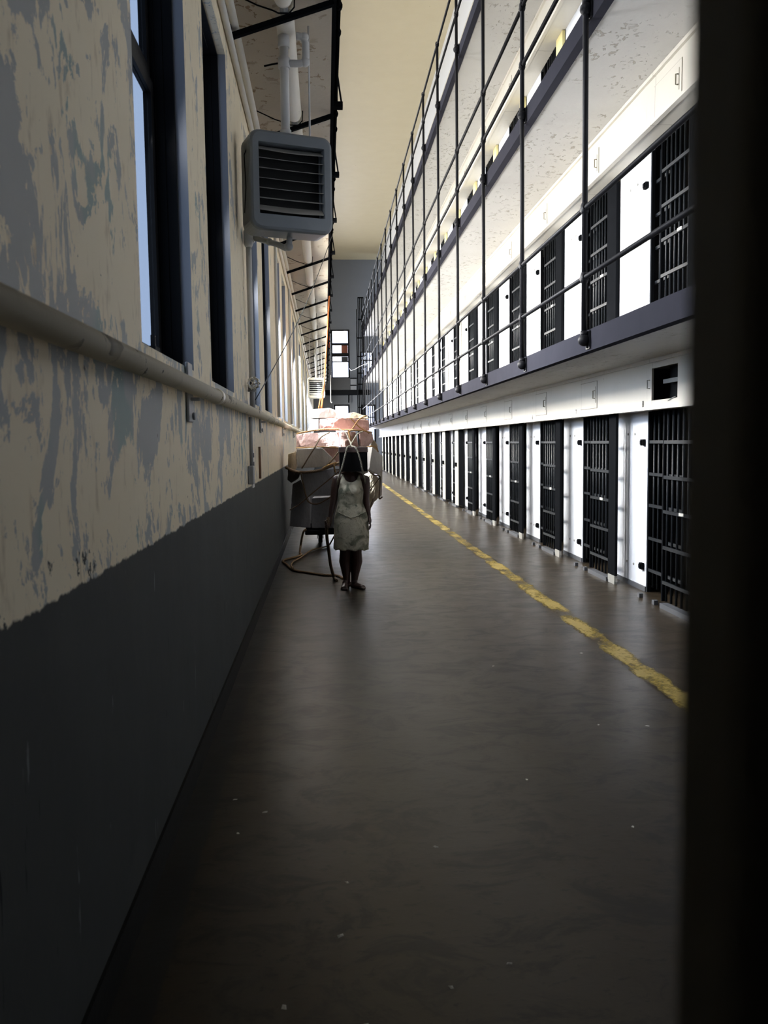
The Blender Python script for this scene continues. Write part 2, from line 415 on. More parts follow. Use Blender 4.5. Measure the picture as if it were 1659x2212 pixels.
# gallery slabs, edge beams and fascias
for ti in range(4):
    z0 = TIER[ti]; zf = z0+DOORH
    top = (TIER[ti+1]-.27) if ti < 3 else z0+2.5
    fb = MB()
    if ti == 0:
        hs = [(7.61, 8.23, 2.02, 2.33)]
        holes(fb, (YN, YB), (zf, top), hs, lambda u0, u1, v0, v1: fb.box(XF, XF+.02, u0, u1, v0, v1))
        fb.box(XF+.02, XR-.001, YN, YB, top-.02, top); fb.box(XF+.02, XR-.001, YN, YB, zf, zf+.02)
    else: fb.box(XF, XR-.001, YN, YB, zf, top)
    fb.box(XF-.05, XF, YN, YB, zf-.012, zf+.022)          # track ledge
    fb.box(XF-.03, XF, YN, YB, top-.035, top)               # top moulding
    struct(fb.build('trim_%d' % (ti*3+1), m_fascia), 'riveted white door gear housing over the cell doors, level %d' % (ti+1))
    if ti < 3:
        s = MB(); s.box(XE, 5.0, YN, YB, top, top+.13)
        struct(s.build('trim_%d' % (ti*3+2), m_soffit), 'flaking pale gallery slab, level %d' % (ti+2))
        e = MB(); e.box(XE-.02, XE, YN, YB, top-.02, top+.16); e.box(XE, XE+.06, YN, YB, top-.02, top)
        struct(e.build('trim_%d' % (ti*3+3), m_beam), 'slate coloured steel edge beam of gallery, level %d' % (ti+2))

# ------------------------------------------------------------------ cell doors
def door_meshes():
    d = {}
    def one(n, fn):
        q = MB(); fn(q); d[n] = q.mesh(n)
    one('post', lambda q: q.box(-.18, -.15, -.435, -.20, .10, 1.935))
    one('post_wide', lambda q: (q.box(-.18, -.166, -.44, .05, .06, 1.935)))
    one('post_side', lambda q: q.box(-.165, -.05, -.435, .045, .06, 1.935))
    one('post_foot', lambda q: (q.box(-.182, -.148, -.43, -.205, .03, .10), q.box(-.18, -.15, -.42, -.21, .001, .03)))
    one('lock_box', lambda q: q.box(-.225, -.182, -.30, -.10, 1.02, 1.12))
    one('bar', lambda q: q.tube([(0, 0, .06), (0, 0, 1.93)], .0125, 8))
    one('cross', lambda q: q.box(-.162, -.144, -.14, .54, -.016, .016))
    one('cross_far', lambda q: q.box(.008, .026, .50, 1.37, -.016, .016))
    one('stile', lambda q: (q.box(-.155, -.12, -.18, -.15, .055, 1.93), q.box(-.155, -.12, .55, .58, .055, 1.93)))
    one('jamb', lambda q: q.box(.004, .036, 1.35, 1.376, .004, 1.935))
    one('latch', lambda q: (q.box(-.036, -.004, 1.43, 1.505, -.034, .034), q.box(-.048, -.036, 1.445, 1.49, -.022, .022)))
    one('track', lambda q: (q.box(-.20, -.12, -.19, .50, .001, .05), q.box(-.20, -.16, .64, .70, .001, .045), q.box(-.20, -.16, 1.04, 1.10, .001, .045)))
    one('sticker', lambda q: q.box(-.17, -.1625, .05, .15, -.014, .014))
    one('allbars', lambda q: [q.tube([(-.13, -.09+.12*i, .06), (-.13, -.09+.12*i, 1.93)], .0125, 5) for i in range(6)] + [q.tube([(.045, .55+.125*i, .06), (.045, .55+.125*i, 1.93)], .0125, 5) for i in range(7)] +
        [q.box(-.162, -.144, -.14, .54, z-.016, z+.016) for z in CZ] + [q.box(.008, .026, .50, 1.37, z-.016, z+.016) for z in CZ])
    one('u_post', lambda q: q.box(-.045, -.006, .01, .33, -.12, 1.935))
    one('u_cross', lambda q: q.box(-.03, -.012, .36, 1.01, -.016, .016))
    one('u_cross_far', lambda q: q.box(.048, .066, 1.0, 1.37, -.016, .016))
    one('u_stile', lambda q: (q.box(-.03, .0, .335, .36, .055, 1.93), q.box(-.03, .0, 1.01, 1.035, .055, 1.93)))
    one('u_sticker', lambda q: q.box(-.037, -.0305, .50, .60, -.014, .014))
    one('u_allbars', lambda q: [q.tube([(.0, .42+.105*i, .0), (.0, .42+.105*i, 1.93)], .0125, 5) for i in range(6)] + [q.tube([(.085, 1.05+.09*i, .0), (.085, 1.05+.09*i, 1.93)], .0125, 5) for i in range(4)] +
        [q.box(-.03, -.012, .36, 1.01, z-.016, z+.016) for z in CZ] + [q.box(.048, .066, 1.0, 1.37, z-.016, z+.016) for z in CZ])
    return d
CZ = (.245, .588, .94, 1.275, 1.615)
DM = door_meshes()
LEVEL = ['the ground floor', 'the first gallery', 'the second gallery', 'the top gallery']
def cell_door(ti, k):
    y = ycell(k); z = TIER[ti]
    near = k < 8
    lab = 'barred steel cell door on %s, %s from the near end' % (LEVEL[ti], ORD[k+1])
    if k == -1: lab = 'barred steel cell door on %s beside the blurred dark door edge' % LEVEL[ti]
    if k == 8 and ti == 0: lab = 'ninth ground floor cell door from the near end, behind a pale column'
    U = 'u_' if ti else ''
    t = thing('cell_door', lab, 'cell door', (XR, y, z), 'barred cell doors on %s' % LEVEL[ti])
    cm = m_black if k < 5 else m_greystrip
    if ti == 2: cm = m_yellow_trim
    if ti or k < 5: obj('column', DM[U+'post'], None, t)
    else: obj('column', DM['post_wide'], None, t)
    o = t.children[0]
    if not o.data.materials: o.data.materials.append(m_black)
    o.material_slots[0].link = 'OBJECT'; o.material_slots[0].material = cm
    if ti == 0 and k >= 5: obj('column_side', DM['post_side'], m_black, t)
    if ti == 0 and k < 5: obj('column_foot', DM['post_foot'], m_louver, t)
    if k >= 5 and ti == 0: obj('lock_box', DM['lock_box'], m_black, t)
    if ti == 0 and k < 10: obj('floor_track', DM['track'], m_greybase, t)
    if near and ti < 2:
        for i in range(6):
            q = obj('bar', DM['bar'], m_bar, t); q.location = (0, .42+.105*i, 0) if ti else (-.13, -.09+.12*i, 0)
        for i in range(4 if ti else 7):
            q = obj('bar', DM['bar'], m_bar, t); q.location = (.085, 1.05+.09*i, 0) if ti else (.045, .55+.125*i, 0)
        for z in CZ:
            q = obj('crossbar', DM[U+'cross'], m_bar, t); q.location.z = z
            q = obj('crossbar', DM[U+'cross_far'], m_bar, t); q.location.z = z
        if k < 6:
            q = obj('paper_tag', DM[U+'sticker'], m_chip, t); q.location.z = .945
        obj('stile', DM[U+'stile'], m_black, t)
    else:
        obj('bars', DM[U+'allbars'], m_bar, t)
    obj('jamb', DM['jamb'], m_black, t)
    if k < 7 and ti < 2:
        for z in (.27, 1.61):
            if z > 1 or ti == 0:
                q = obj('latch', DM['latch'], m_black, t); q.location.z = z
    return t
for ti in range(4):
    for k in range(-1 if ti < 2 else 1, NC): cell_door(ti, k)
# bolts in the white panels
bolts = MB()
for ti in (0, 1):
    for k in range(-1, 5):
        y0 = ycell(k)-PAN
        for z in (.253, 1.703):
            for dy in (.59, .375): bolts.tube([(XR-.008, y0+dy, TIER[ti]+z), (XR+.001, y0+dy, TIER[ti]+z)], .014, 8)
struct(bolts.build('trim_20', m_louver), 'pairs of bolt heads on the white cell panels')

# access hatches with handles and stencilled numbers
def rotface(o, p):
    o.matrix_local = Matrix(((0, 0, -1, p[0]), (-1, 0, 0, p[1]), (0, 1, 0, p[2]), (0, 0, 0, 1)))
m_ink = paint('black_stencil_ink', '#1d1a18', .7, .05)
m_gap = paint('dark_hatch_gap', '#77705f', .7, .05)
hm = {}
q = MB(); q.box(-.006, -.0025, 0, .64, 0, .31); hm['plate'] = q.mesh('plate')
q = MB(); q.box(-.0025, -.0008, -.006, .646, -.006, .316); hm['gap'] = q.mesh('gap')
q = MB(); q.tube([(-.007, .07, .11), (-.03, .07, .11), (-.03, .07, .20), (-.007, .07, .20)], .006, 6); q.box(-.0085, -.006, .045, .055, .06, .25); hm['handle'] = q.mesh('handle')
NUM = {(0, 0): '8', (0, 1): '7', (0, 2): '6', (1, 0): '108'}
for ti, n in ((0, 13), (1, 10), (2, 8)):
    for k in range(0 if ti < 2 else 3, n):
        y = 7.61+BAY*k; z = TIER[ti]+(2.02 if ti == 0 else 1.98)
        if ti == 0 and k == 0:
            t = thing('access_hatch', 'open square hatch showing a pale bar inside, over the nearest ground floor door', 'hatch', (XF, y, z), 'hatches over the ground floor cells')
            q = MB(); q.box(.02, .20, -.04, .66, -.04, .36); q = MB()
            q.box(.19, .20, -.02, .64, -.02, .335); obj('backing', q.mesh('backing'), m_core, t)
            q = MB(); q.box(.09, .12, .0, .56, .16, .20); obj('inner_bar', q.mesh('inner_bar'), m_louver, t)
            q = MB(); q.tube([(-.004, .66, .12), (-.03, .66, .12), (-.03, .66, .20), (-.004, .66, .20)], .006, 6); obj('handle', q.mesh('handle'), m_fascia, t)
            q = MB(); q.tube([(-.006, .20, -.02), (-.01, .10, .0), (-.004, .03, .01)], .004, 5); obj('loose_wire', q.mesh('loose_wire'), m_louver, t)
        else:
            t = thing('access_hatch', 'closed square hatch over %s cells, %s from the near end' % (LEVEL[ti], ORD[k]), 'hatch', (XF, y, z), 'hatches over %s cells' % LEVEL[ti])
            obj('frame_gap', hm['gap'], m_gap, t); obj('plate', hm['plate'], m_fascia, t); obj('handle', hm['handle'], m_gap if ti == 0 else m_fascia, t)
        if (ti, k) in NUM:
            cu = bpy.data.curves.new('number', 'FONT'); cu.body = NUM[(ti, k)]; cu.size = .10 if ti == 0 else .085; cu.extrude = .0005
            o = bpy.data.objects.new('number_curve', cu); COL.objects.link(o)
            me = bpy.data.meshes.new_from_object(o.evaluated_get(bpy.context.evaluated_depsgraph_get())); bpy.data.objects.remove(o)
            me.materials.clear(); o = obj('number', me, m_ink, t)
            rotface(o, (-.0045, .86 if ti == 0 else .64, -.06 if ti == 0 else -.035))

# ------------------------------------------------------------------ gallery railing
ZB = [2.49, 5.18, 7.89]; ZM = [3.01, 5.70, 8.43]; ZTOP = [3.58, 6.31, 8.99]
rl = thing('gallery_railing', 'black pipe railing with ball fittings running along the three galleries', 'railing', (XP, 4.92, 0))
pm = MB(); pm.tube([(0, 0, ZB[0]), (0, 0, ZTOP[2])], .024, 10)
for z in ZM+ZTOP: pm.tube([(0, 0, z-.045), (0, 0, z-.02), (0, 0, z+.02), (0, 0, z+.045)], [.027, .036, .036, .027], 10); pm.tube([(0, -.05, z), (0, .05, z)], .031, 10)
pmesh = pm.mesh('post')
fm = MB(); fm.sphere((0, 0, 0), .052, 14, 10); fm.tube([(0, 0, .03), (0, 0, .075)], .033, 10); fm.tube([(0, 0, 0), (XE-.02-XP-.012, 0, 0)], .026, 10)
fx = XE-.02-XP
fm.box(fx-.014, fx-.002, -.05, .05, -.075, .075)
for dz in (-.055, .055): fm.sphere((fx-.016, 0, dz), .014, 8, 6)
fmesh = fm.mesh('ball_fitting')
for k in range(20):
    y = 7.22+BAY*(k-1)
    if y > YB: break
    p = obj('post', pmesh, m_rail, rl); p.location = (0, y-4.92, 0)
    for z in ZB:
        q = obj('ball_fitting', fmesh, m_rail, p); q.location = (0, 0, z)
for z in ZM+ZTOP:
    q = MB(); q.tube([(0, -4.92+YN+.1, z), (0, YB-4.92, z)], .021, 10); q.build('rail', m_rail, rl)

# ------------------------------------------------------------------ left side: pipe along the wall
def wp_x(): return XL+.062
t = thing('wall_pipe', 'long worn silver heating pipe fixed along the left wall below the windows', 'pipe', (wp_x(), YN+.05, 1.92))
q = MB(); q.tube([(0, 0, 0), (0, YE-YN-.1, 0)], .038, 18); q.build('pipe_run', m_pipe, t)
for y in (4.95, 10.0, 15.0, 20.0, 25.0, 30.0):
    q = MB(); y -= YN+.05; q.tube([(0, y-.05, 0), (0, y-.045, 0), (0, y+.045, 0), (0, y+.05, 0)], [.039, .044, .044, .039], 18); q.build('coupling', m_pipe, t)
for y in (4.3, 8.95, 13.6, 18.2, 22.8):
    q = MB(); y -= YN+.05; q.box(-.060, -.045, y-.07, y+.07, -.16, .13); q.tube([(-.046, y+.03, -.13), (-.03, y+.03, -.13)], .02, 8); q.box(-.05, .0, y-.02, y+.02, -.055, -.039)
    q.build('bracket', m_greyp, t, .006)

# riser with hand wheel, conduit, junction box, plates
t = thing('heater_drain_pipe', 'white drain pipe dropping from the grey heater down the wall to a hand wheel', 'pipe', (0, 0, 0))
q = MB(); q.tube([(-.625, 7.55, 2.20), (-.625, 7.55, 3.36)], .024, 12); q.build('riser', m_whitep, t)
q = MB(); q.tube([(-.625, 7.55, 3.33), (-.625, 7.55, 3.36), (-.625, 7.55, 3.46), (-.625, 7.55, 3.49)], [.03, .042, .042, .03], 12); q.tube([(-.628, 7.55, 3.41), (-.57, 7.55, 3.40)], .034, 12); q.build('tee', m_whitep, t)
q = MB(); q.tube([(-.59, 7.55, 3.41), (-.48, 7.47, 3.365), (-.36, 7.33, 3.30), (-.30, 7.25, 3.255), (-.275, 7.22, 3.255), (-.265, 7.21, 3.28), (-.262, 7.21, 3.335)], .024, 12); q.sphere((-.27, 7.215, 3.26), .036); q.sphere((-.44, 7.42, 3.345), .032); q.build('branch', m_greyp, t)
q = MB(); q.tube([(-.625, 7.55, 1.96), (-.625, 7.55, 2.20)], .022, 12); q.tube([(-.625, 7.55, 2.10), (-.625, 7.55, 2.16)], .038, 12); q.tube([(-.625, 7.50, 2.14), (-.625, 7.42, 2.16)], .016, 8); v = q.build('valve', m_greyp, t)
w = MB(); n = 20; c = Vector((-.60, 7.41, 2.165))
w.tube([c+Vector(((.043*math.cos(2*PI*i/n)), 0, .043*math.sin(2*PI*i/n))) for i in range(n+1)], .010, 8)
for i in range(10): a = 2*PI*i/10; w.sphere(c+Vector(((.048*math.cos(a)), 0, .048*math.sin(a))), .011, 8, 6)
for i in range(5): a = 2*PI*i/5; w.tube([c, c+Vector((.043*math.cos(a), 0, .043*math.sin(a)))], .007, 6)
w.sphere(c, .018); w.build('hand_wheel', m_chrome, v)
t = thing('wall_mounted_junction_box', 'small grey junction box with a conduit running up to the wall pipe', 'junction box', (XL, 7.5, 1.38))
q = MB(); q.box(.001, .05, -.06, .06, -.08, .08); q.build('box', m_greyp, t, .008)
q = MB(); q.tube([(.03, 0, .08), (.03, 0, .50)], .016, 10); q.build('conduit', m_greyp, t)
t = thing('switch_plate', 'white strip with four dark switches on the wall beside the junction box', 'switch plate', (XL, 7.9, 1.42))
q = MB(); q.box(.001, .012, -.09, .09, -.17, .17); q.build('plate', m_whitep, t)
for i in range(4): q = MB(); q.box(.0125, .02, -.035, .035, -.135+.08*i, -.095+.08*i); q.build('switch', m_greybase, t)
q = MB(); q.box(XL+.001, XL+.02, 8.68, 8.74, 1.30, 1.62); tag(q.build('wall_mounted_strip', m_wood), 'short brown vertical wooden strip fixed to the wall above the dark paint', 'strip')
# conduits high on the wall and on the piers
for i, (x, z, r, l) in enumerate(((XL+.028, 4.62, .024, 'lower pale conduit running along the wall under the catwalk'), (XL+.035, 4.86, .032, 'upper thicker pale conduit along the wall under the catwalk'))):
    q = MB(); q.tube([(x, YN+.1, z), (x, YE-.1, z)], r, 10); tag(q.build('wall_conduit', m_lagging), l, 'conduit')
for i, y in enumerate((12.15, 16.75, 21.3, 25.9, 30.5)):
    q = MB(); q.tube([(XL+.03, y, 2.02), (XL+.03, y, 4.58)], .022, 8); tag(q.build('pier_pipe', m_whitep), '%s slim white vertical pipe beyond the heater between window pairs' % ORD[i], 'pipe', 'vertical pipes between the windows')

# ------------------------------------------------------------------ catwalk
ZD = 5.06
cw = thing('catwalk', 'guard catwalk overhead on black slanting brackets along the left wall', 'catwalk', (0, 0, ZD))
q = MB(); q.box(XL+.001, .115, YN, YE-.3, 0, .10); q.build('deck', m_crag, cw)
q = MB(); q.box(.116, .15, YN, YE-.3, .02, .22); q.build('edge_channel', m_black, cw)
for k in range(-2, 19):
    y = 6.9+BAY*k
    if y < YN: continue
    q = MB(); q.obox((XL+.004, y, 4.765-ZD), (.125, y, 5.03-ZD), .045, .04); q.box(XL+.001, XL+.012, y-.04, y+.04, 4.70-ZD, 4.84-ZD); q.build('strut', m_black, cw)
    q = MB(); q.box(.151, .245, y-.05, y+.05, .05, .10); q.obox((.235, y, .08), (.185, y, .45), .018, .018); q.build('outrigger', m_black, cw)
    q = MB(); q.tube([(.175, y, .10), (.175, y, 1.15)], .02, 8); q.build('post', m_black, cw)
    q = MB(); q.tube([(.175, y+.35, .13), (.175, y+.40, .13)], .03, 8); q.tube([(.175, y+.8, .13), (.175, y+.86, .13)], .027, 8); q.build('cable_clip', m_black, cw)
for z in (.13, .62, 1.15):
    q = MB(); q.tube([(.175, YN+.05, z), (.175, YE-.3, z)], .017, 8); q.build('rail', m_black, cw)
# lagged steam pipe below the deck
sp = thing('steam_pipe', 'fat white lagged steam pipe hung below the catwalk', 'pipe', (-.255, 0, 4.977))
q = MB(); q.tube([(0, YN+.1, 0), (0, YE-.4, 0)], .033, 12); q.build('pipe_run', m_greyp, sp)
for k in range(-2, 19):
    y = 6.87+BAY*k
    q = MB(); q.tube([(0, y+.12, 0), (0, y+.15, 0), (0, y+2.14, 0), (0, y+2.19, 0)], [.062, .074, .074, .064], 20); q.build('lagging', m_lagging, sp)
    q = MB(); q.tube([(-.40, y-.06, .07), (-.20, y-.06, -.02), (-.085, y-.06, -.055), (-.04, y-.06, -.075), (.04, y-.06, -.075), (.08, y-.06, -.03), (.085, y-.06, .068)], .006, 6); q.build('hanger', m_black, sp)

# ------------------------------------------------------------------ unit heaters
def rrect(w, h, r, n=6):
    out = []
    for cx, cz, a0 in ((w/2-r, h/2-r, 0), (-w/2+r, h/2-r, PI/2), (-w/2+r, -h/2+r, PI), (w/2-r, -h/2+r, 1.5*PI)):
        for i in range(n+1): a = a0+PI/2*i/n; out.append((cx+r*math.cos(a), cz+r*math.sin(a)))
    return out
def loft(mb, loops, closed_ends=False):
    n = len(loops[0]); vs = [v for L in loops for v in L]
    fs = [(i*n+k, i*n+(k+1) % n, (i+1)*n+(k+1) % n, (i+1)*n+k) for i in range(len(loops)-1) for k in range(n)]
    mb.add(vs, fs, True); o = len(mb.v)-len(vs)
    if closed_ends: mb.f.append(tuple(o+k+(len(loops)-1)*n for k in range(n))); mb.sm.append(False)
def heater(label, loc, rz, mat, W=.64, H=.75, D=.34, ow=.50, oh=.53, louv=m_louver, dz=.01):
    t = thing('unit_heater', label, 'heater', loc); t.rotation_euler = (0, 0, rz)
    q = MB(); L = []
    def lp(w, h, r, y, cz=0.0): return [(x, y, z+cz) for x, z in rrect(w, h, r)]
    loft(q, [lp(ow, oh, .004, D*.35, dz), lp(ow, oh, .004, 0.0, dz), lp(W-.05, H-.05, .07, 0.0), lp(W-.015, H-.015, .08, .012), lp(W, H, .085, .04), lp(W, H, .085, D-.03), lp(W-.04, H-.04, .07, D)], True)
    o = q.build('casing', mat, t)
    for p in o.data.polygons: p.use_smooth = False
    q = MB(); q.box(-ow/2+.002, ow/2-.002, D*.30, D*.33, dz-oh/2+.002, dz+oh/2-.002); q.build('core', m_core, t)
    n = 7
    for i in range(n):
        z = dz+oh/2-.04-(oh-.06)*i/(n-.6)
        tilt = (.030, .006, .004, .008, .004, .012, .040)[i]
        q = MB(); vs = []
        m = 10
        for s in range(m+1):
            x = -ow/2+.006+(ow-.012)*s/m; sag = .010*math.sin(PI*s/m)*(1 if i in (0, 6) else .3)
            vs += [(x, .012, z-tilt/2-sag), (x, .075, z+tilt/2+.012-sag*.5), (x, .075, z+tilt/2+.015-sag*.5), (x, .012, z-tilt/2+.0035-sag)]
        fs = [(s*4+a, s*4+(a+1) % 4, s*4+4+(a+1) % 4, s*4+4+a) for s in range(m) for a in range(4)] + [(3, 2, 1, 0), (m*4, m*4+1, m*4+2, m*4+3)]
        q.add(vs, fs); q.build('louver', louv, t)
    q = MB(); q.box(ow/2-.022, ow/2-.006, .0785, .10, dz-oh/2+.01, dz+oh/2-.01); q.build('louver_rod', mat, t)
    return t
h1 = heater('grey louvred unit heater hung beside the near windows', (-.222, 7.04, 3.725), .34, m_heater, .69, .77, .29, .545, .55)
q = MB(); q.tube([(.20, .14, .386), (.215, .17, 1.30)], .008, 8); q.build('hanger_rod', m_whitep, h1)
q = MB(); q.box(-.335, -.322, .12, .20, .05, .09); q.tube([(-.32, .10, .30), (-.36, .11, .20), (-.355, .10, -.05), (-.37, .10, -.25)], .004, 6); q.build('side_cable', m_black, h1)
h2 = heater('bright louvred unit heater in the sun, far down the corridor above the bundle', (-.24, 26.0, 3.30), .0, m_heater2, .52, .62, .40, .42, .46, m_whitep)
for x in (-.18, .17):
    q = MB(); q.tube([(x, .2, .311), (x, .2, 1.70)], .010, 6); q.build('hanger_rod', m_whitep, h2)
q = MB(); q.tube([(0, .22, .311), (0, .22, 1.40)], .03, 8); q.build('supply_pipe', m_whitep, h2)
# supply pipe of the near heater
t = thing('heater_supply_pipe', 'grey steam supply pipe with an elbow loop coming down into the grey heater', 'pipe', (-.273, 7.15, 4.12))
q = MB(); q.tube([(.0, 0, .0), (.0, 0, .775)], .036, 12); q.build('drop', m_whitep, t)
q = MB(); q.tube([(0, 0, 0), (0, 0, .04)], .046, 12); q.tube([(0, 0, .52), (0, 0, .60)], .048, 12); q.tube([(0, 0, .68), (0, 0, .77)], .046, 12); q.build('fittings', m_whitep, t)
q = MB(); q.tube([(.02, 0, .56), (.13, 0, .56), (.16, 0, .575), (.172, 0, .61), (.172, 0, .72), (.16, 0, .755), (.13, .0, .77), (.10, .0, .772)], .028, 12); q.sphere((.168, 0, .572), .037); q.sphere((.166, 0, .765), .035); q.build('loop', m_whitep, t)
q = MB(); q.tube([(-.05, 0, .56), (-.10, .0, .55), (-.16, .02, .545)], .007, 6); q.build('wire_tie', m_black, t)

# wire from the window sill up to the catwalk edge
q = MB(); p0, p1 = Vector((XL+.04, 7.95, 2.05)), Vector((.19, 14.2, 5.05))
q.tube([p0.lerp(p1, i/14)-Vector((0, 0, .16*math.sin(PI*i/14))) for i in range(15)], .0055, 6); tag(q.build('slack_wire', m_bar), 'thin slack wire from the window sill up to the catwalk edge', 'wire')

# ------------------------------------------------------------------ painted line and flakes on the floor
q = MB(); q.box(2.14, 2.33, YN, YB, .0005, .0025); tag(q.build('painted_line', m_line), 'worn yellow safety line painted along the concrete floor', 'line')
fl = MB(); fl.add([(-.02, -.012, .001), (.018, -.008, .001), (.024, .012, .001), (-.012, .016, .001), (0, 0, .008)], [(0, 1, 4), (1, 2, 4), (2, 3, 4), (3, 0, 4), (3, 2, 1, 0)])
flm = fl.mesh('paint_flake')
for i, (x, y) in enumerate(((-.45, 3.9), (-.40, 3.55), (-.30, 3.75), (.05, 3.1), (.02, 2.75), (.42, 3.35), (1.55, 4.75), (1.82, 4.70), (1.28, 3.45), (1.95, 6.4), (.95, 4.0), (.55, 2.55), (-.15, 2.4), (.08, 2.3), (.35, 2.45), (1.2, 6.1))):
    o = obj('paint_flake', flm, m_chip); o.location = (x, y, 0); o.rotation_euler = (0, 0, i*1.7); s = .4+.35*random.random(); o.scale = (s, s, s)
    tag(o, 'tiny pale paint flake lying on the open concrete floor', 'paint flake', 'paint flakes on the floor')

# ------------------------------------------------------------------ dark door edge close to the camera
q = MB(); q.box(.0985, .40, .195, .235, .0, 2.7)
o = struct(q.build('door_1', m_dark), 'dark blurred edge of a steel door at the right of the view'); bev(o, .006)
#BUNDLE
# ------------------------------------------------------------------ bundle of parcels on a cart
from mathutils import noise as MN
def hull(name, pts, mat, bevel=.012, crumple=.006):
    bm = bmesh.new()
    for q_ in pts: bm.verts.new(q_)
    r = bmesh.ops.convex_hull(bm, input=bm.verts)
    bmesh.ops.delete(bm, geom=[g for g in r['geom_interior'] if isinstance(g, bmesh.types.BMVert)], context='VERTS')
    bmesh.ops.dissolve_limit(bm, angle_limit=.03, verts=bm.verts, edges=bm.edges)
    bmesh.ops.bevel(bm, geom=bm.edges[:]+bm.verts[:], offset=.008, segments=1, affect='EDGES')
    bmesh.ops.triangulate(bm, faces=bm.faces)
    for _ in range(5):
        es = [e for e in bm.edges if e.calc_length() > .075]
        if not es: break
        bmesh.ops.subdivide_edges(bm, edges=es, cuts=1); bmesh.ops.triangulate(bm, faces=[f for f in bm.faces if len(f.verts) > 3])
    bm.normal_update()
    mv = []
    for v in bm.verts:
        c = v.co*9; k = abs(MN.noise(c)) + .6*abs(MN.noise(c*2.3+Vector((7, 3, 1)))) - .3
        mv.append((v, v.normal*(-crumple*max(0, k)*2.2)))
    for v, d in mv: v.co += d
    bmesh.ops.recalc_face_normals(bm, faces=bm.faces)
    me = bpy.data.meshes.new(name); bm.to_mesh(me); bm.free()
    return obj(name, me, mat)
def parcel(label, px, depth, mat, back=.9, bevel=None, grp='wrapped parcels of the bundle'):
    """front corners (photo x, y, depth) and a slightly smaller back"""
    fr = [at(x, y, Y) for x, y, Y in px]
    c = sum(fr, Vector())/len(fr); yb = min(p.y for p in fr)+depth
    bk = [Vector((c.x+(p.x-c.x)*back, yb, c.z+(p.z-c.z)*back)) for p in fr]
    o = hull('wrapped_parcel', fr+bk, mat, 0, .005 if mat in (m_pwhite, m_pgrey) else .013)
    return tag(o, label, 'parcel', grp)
parcel('white wrapped parcel at the very top left of the bundle, caught by the sun', [(672, 884, 13.55), (712, 881.5, 13.55), (742, 892, 13.7), (743, 903, 13.6), (669, 903, 13.55)], .7, m_pwhite)
parcel('flat cream parcel at the top right of the bundle', [(746, 893, 13.5), (765, 890, 13.5), (794, 899, 13.5), (797, 905, 13.45), (746, 903.5, 13.45)], .8, m_pcream)
parcel('big pinkish parcel below the top, crossed by ropes', [(690, 904.5, 13.25), (738, 902, 13.2), (797, 907, 13.3), (798, 931, 13.3), (690, 930, 13.2)], .9, m_pink)
parcel('white sloping parcel at the upper left edge, in bright sun', [(676, 905, 13.5), (688.5, 905, 13.4), (688.5, 931, 13.35), (664, 931, 13.4)], .7, m_pwhite)
parcel('wide pinkish parcel on the left with a crumpled front and a dark side', [(640, 937.5, 13.3), (660, 936, 13.1), (733, 932, 13.0), (733, 965, 13.0), (650, 965.5, 13.05), (640, 966, 13.25)], .9, m_pink)
parcel('upright brown parcel in the middle above the black box', [(735.5, 933, 12.95), (768, 932, 12.85), (775, 966, 12.9), (735.5, 966, 12.95)], .9, m_brown)
parcel('dark pinkish parcel at the right shoulder of the bundle', [(777, 932, 13.0), (803, 934, 13.25), (808, 951, 13.3), (795, 965, 13.2), (778, 966, 12.95)], .8, m_pink)
parcel('small pale parcel peeping out at the right behind the pinkish ones', [(805, 946, 13.7), (816, 962, 13.7), (816, 1024, 13.7), (800, 1024, 13.7), (800, 968, 13.7)], .5, m_pcream)
parcel('large white box shaped parcel at the left, tied with one rope', [(640.5, 969, 12.75), (696, 966.5, 12.7), (727, 997, 12.8), (702, 1009, 12.75), (643, 1011.5, 12.75)], .38, m_pwhite)
parcel('pinkish parcel wedged between the white box and the black box', [(698, 967.5, 13.15), (735, 967.5, 13.15), (737, 1008, 13.15), (712, 1006, 13.15)], .6, m_pink)
parcel('brown and white parcel sticking out toward the left wall', [(622, 981, 13.25), (639.5, 974, 13.2), (641.5, 1012, 13.2), (636, 1016, 13.2), (622, 1008, 13.25)], .5, m_pcream)
parcel('dark cloth parcel low at the left wall side', [(621, 1011, 13.3), (636, 1017.5, 13.25), (650, 1020, 13.25), (645, 1034, 13.3), (630, 1044, 13.3), (621, 1038, 13.3)], .5, m_pdark)
parcel('pale box parcel with a lit left side, right of the black box', [(790, 969, 12.95), (804.5, 965, 12.55), (827, 985, 12.85), (826, 1009, 12.85), (819, 1027, 12.8), (797, 1015, 12.6), (792, 1016, 12.95)], .5, m_pwhite)
parcel('grey parcel with fan shaped pleats, below the large white box', [(652, 1023, 12.9), (705, 1015, 12.8), (737, 1012, 12.9), (735, 1068, 12.9), (661, 1071, 12.85)], .5, m_pgrey)
parcel('tall grey box parcel standing at the lower left', [(632, 1046, 13.42), (650, 1036, 13.42), (660, 1073, 13.38), (670, 1082, 13.36), (671, 1140.5, 13.36), (625.5, 1137.5, 13.42)], .6, m_pgrey)
parcel('grey parcel at the bottom middle resting on the cart', [(673, 1076, 13.42), (735, 1072, 13.42), (737, 1141.5, 13.42), (673, 1141, 13.38)], .8, m_pgrey)
parcel('tapering pale parcel at the lower right behind the arm', [(778, 1030, 13.1), (796, 1020, 13.05), (819, 1031, 13.05), (818, 1074, 13.1), (801, 1098, 13.1), (778, 1112, 13.1)], .6, m_pcream)
parcel('narrow white upright parcel at the right edge', [(820, 1010, 13.4), (827, 1008, 13.4), (825, 1070, 13.4), (820, 1075, 13.4)], .4, m_pwhite)
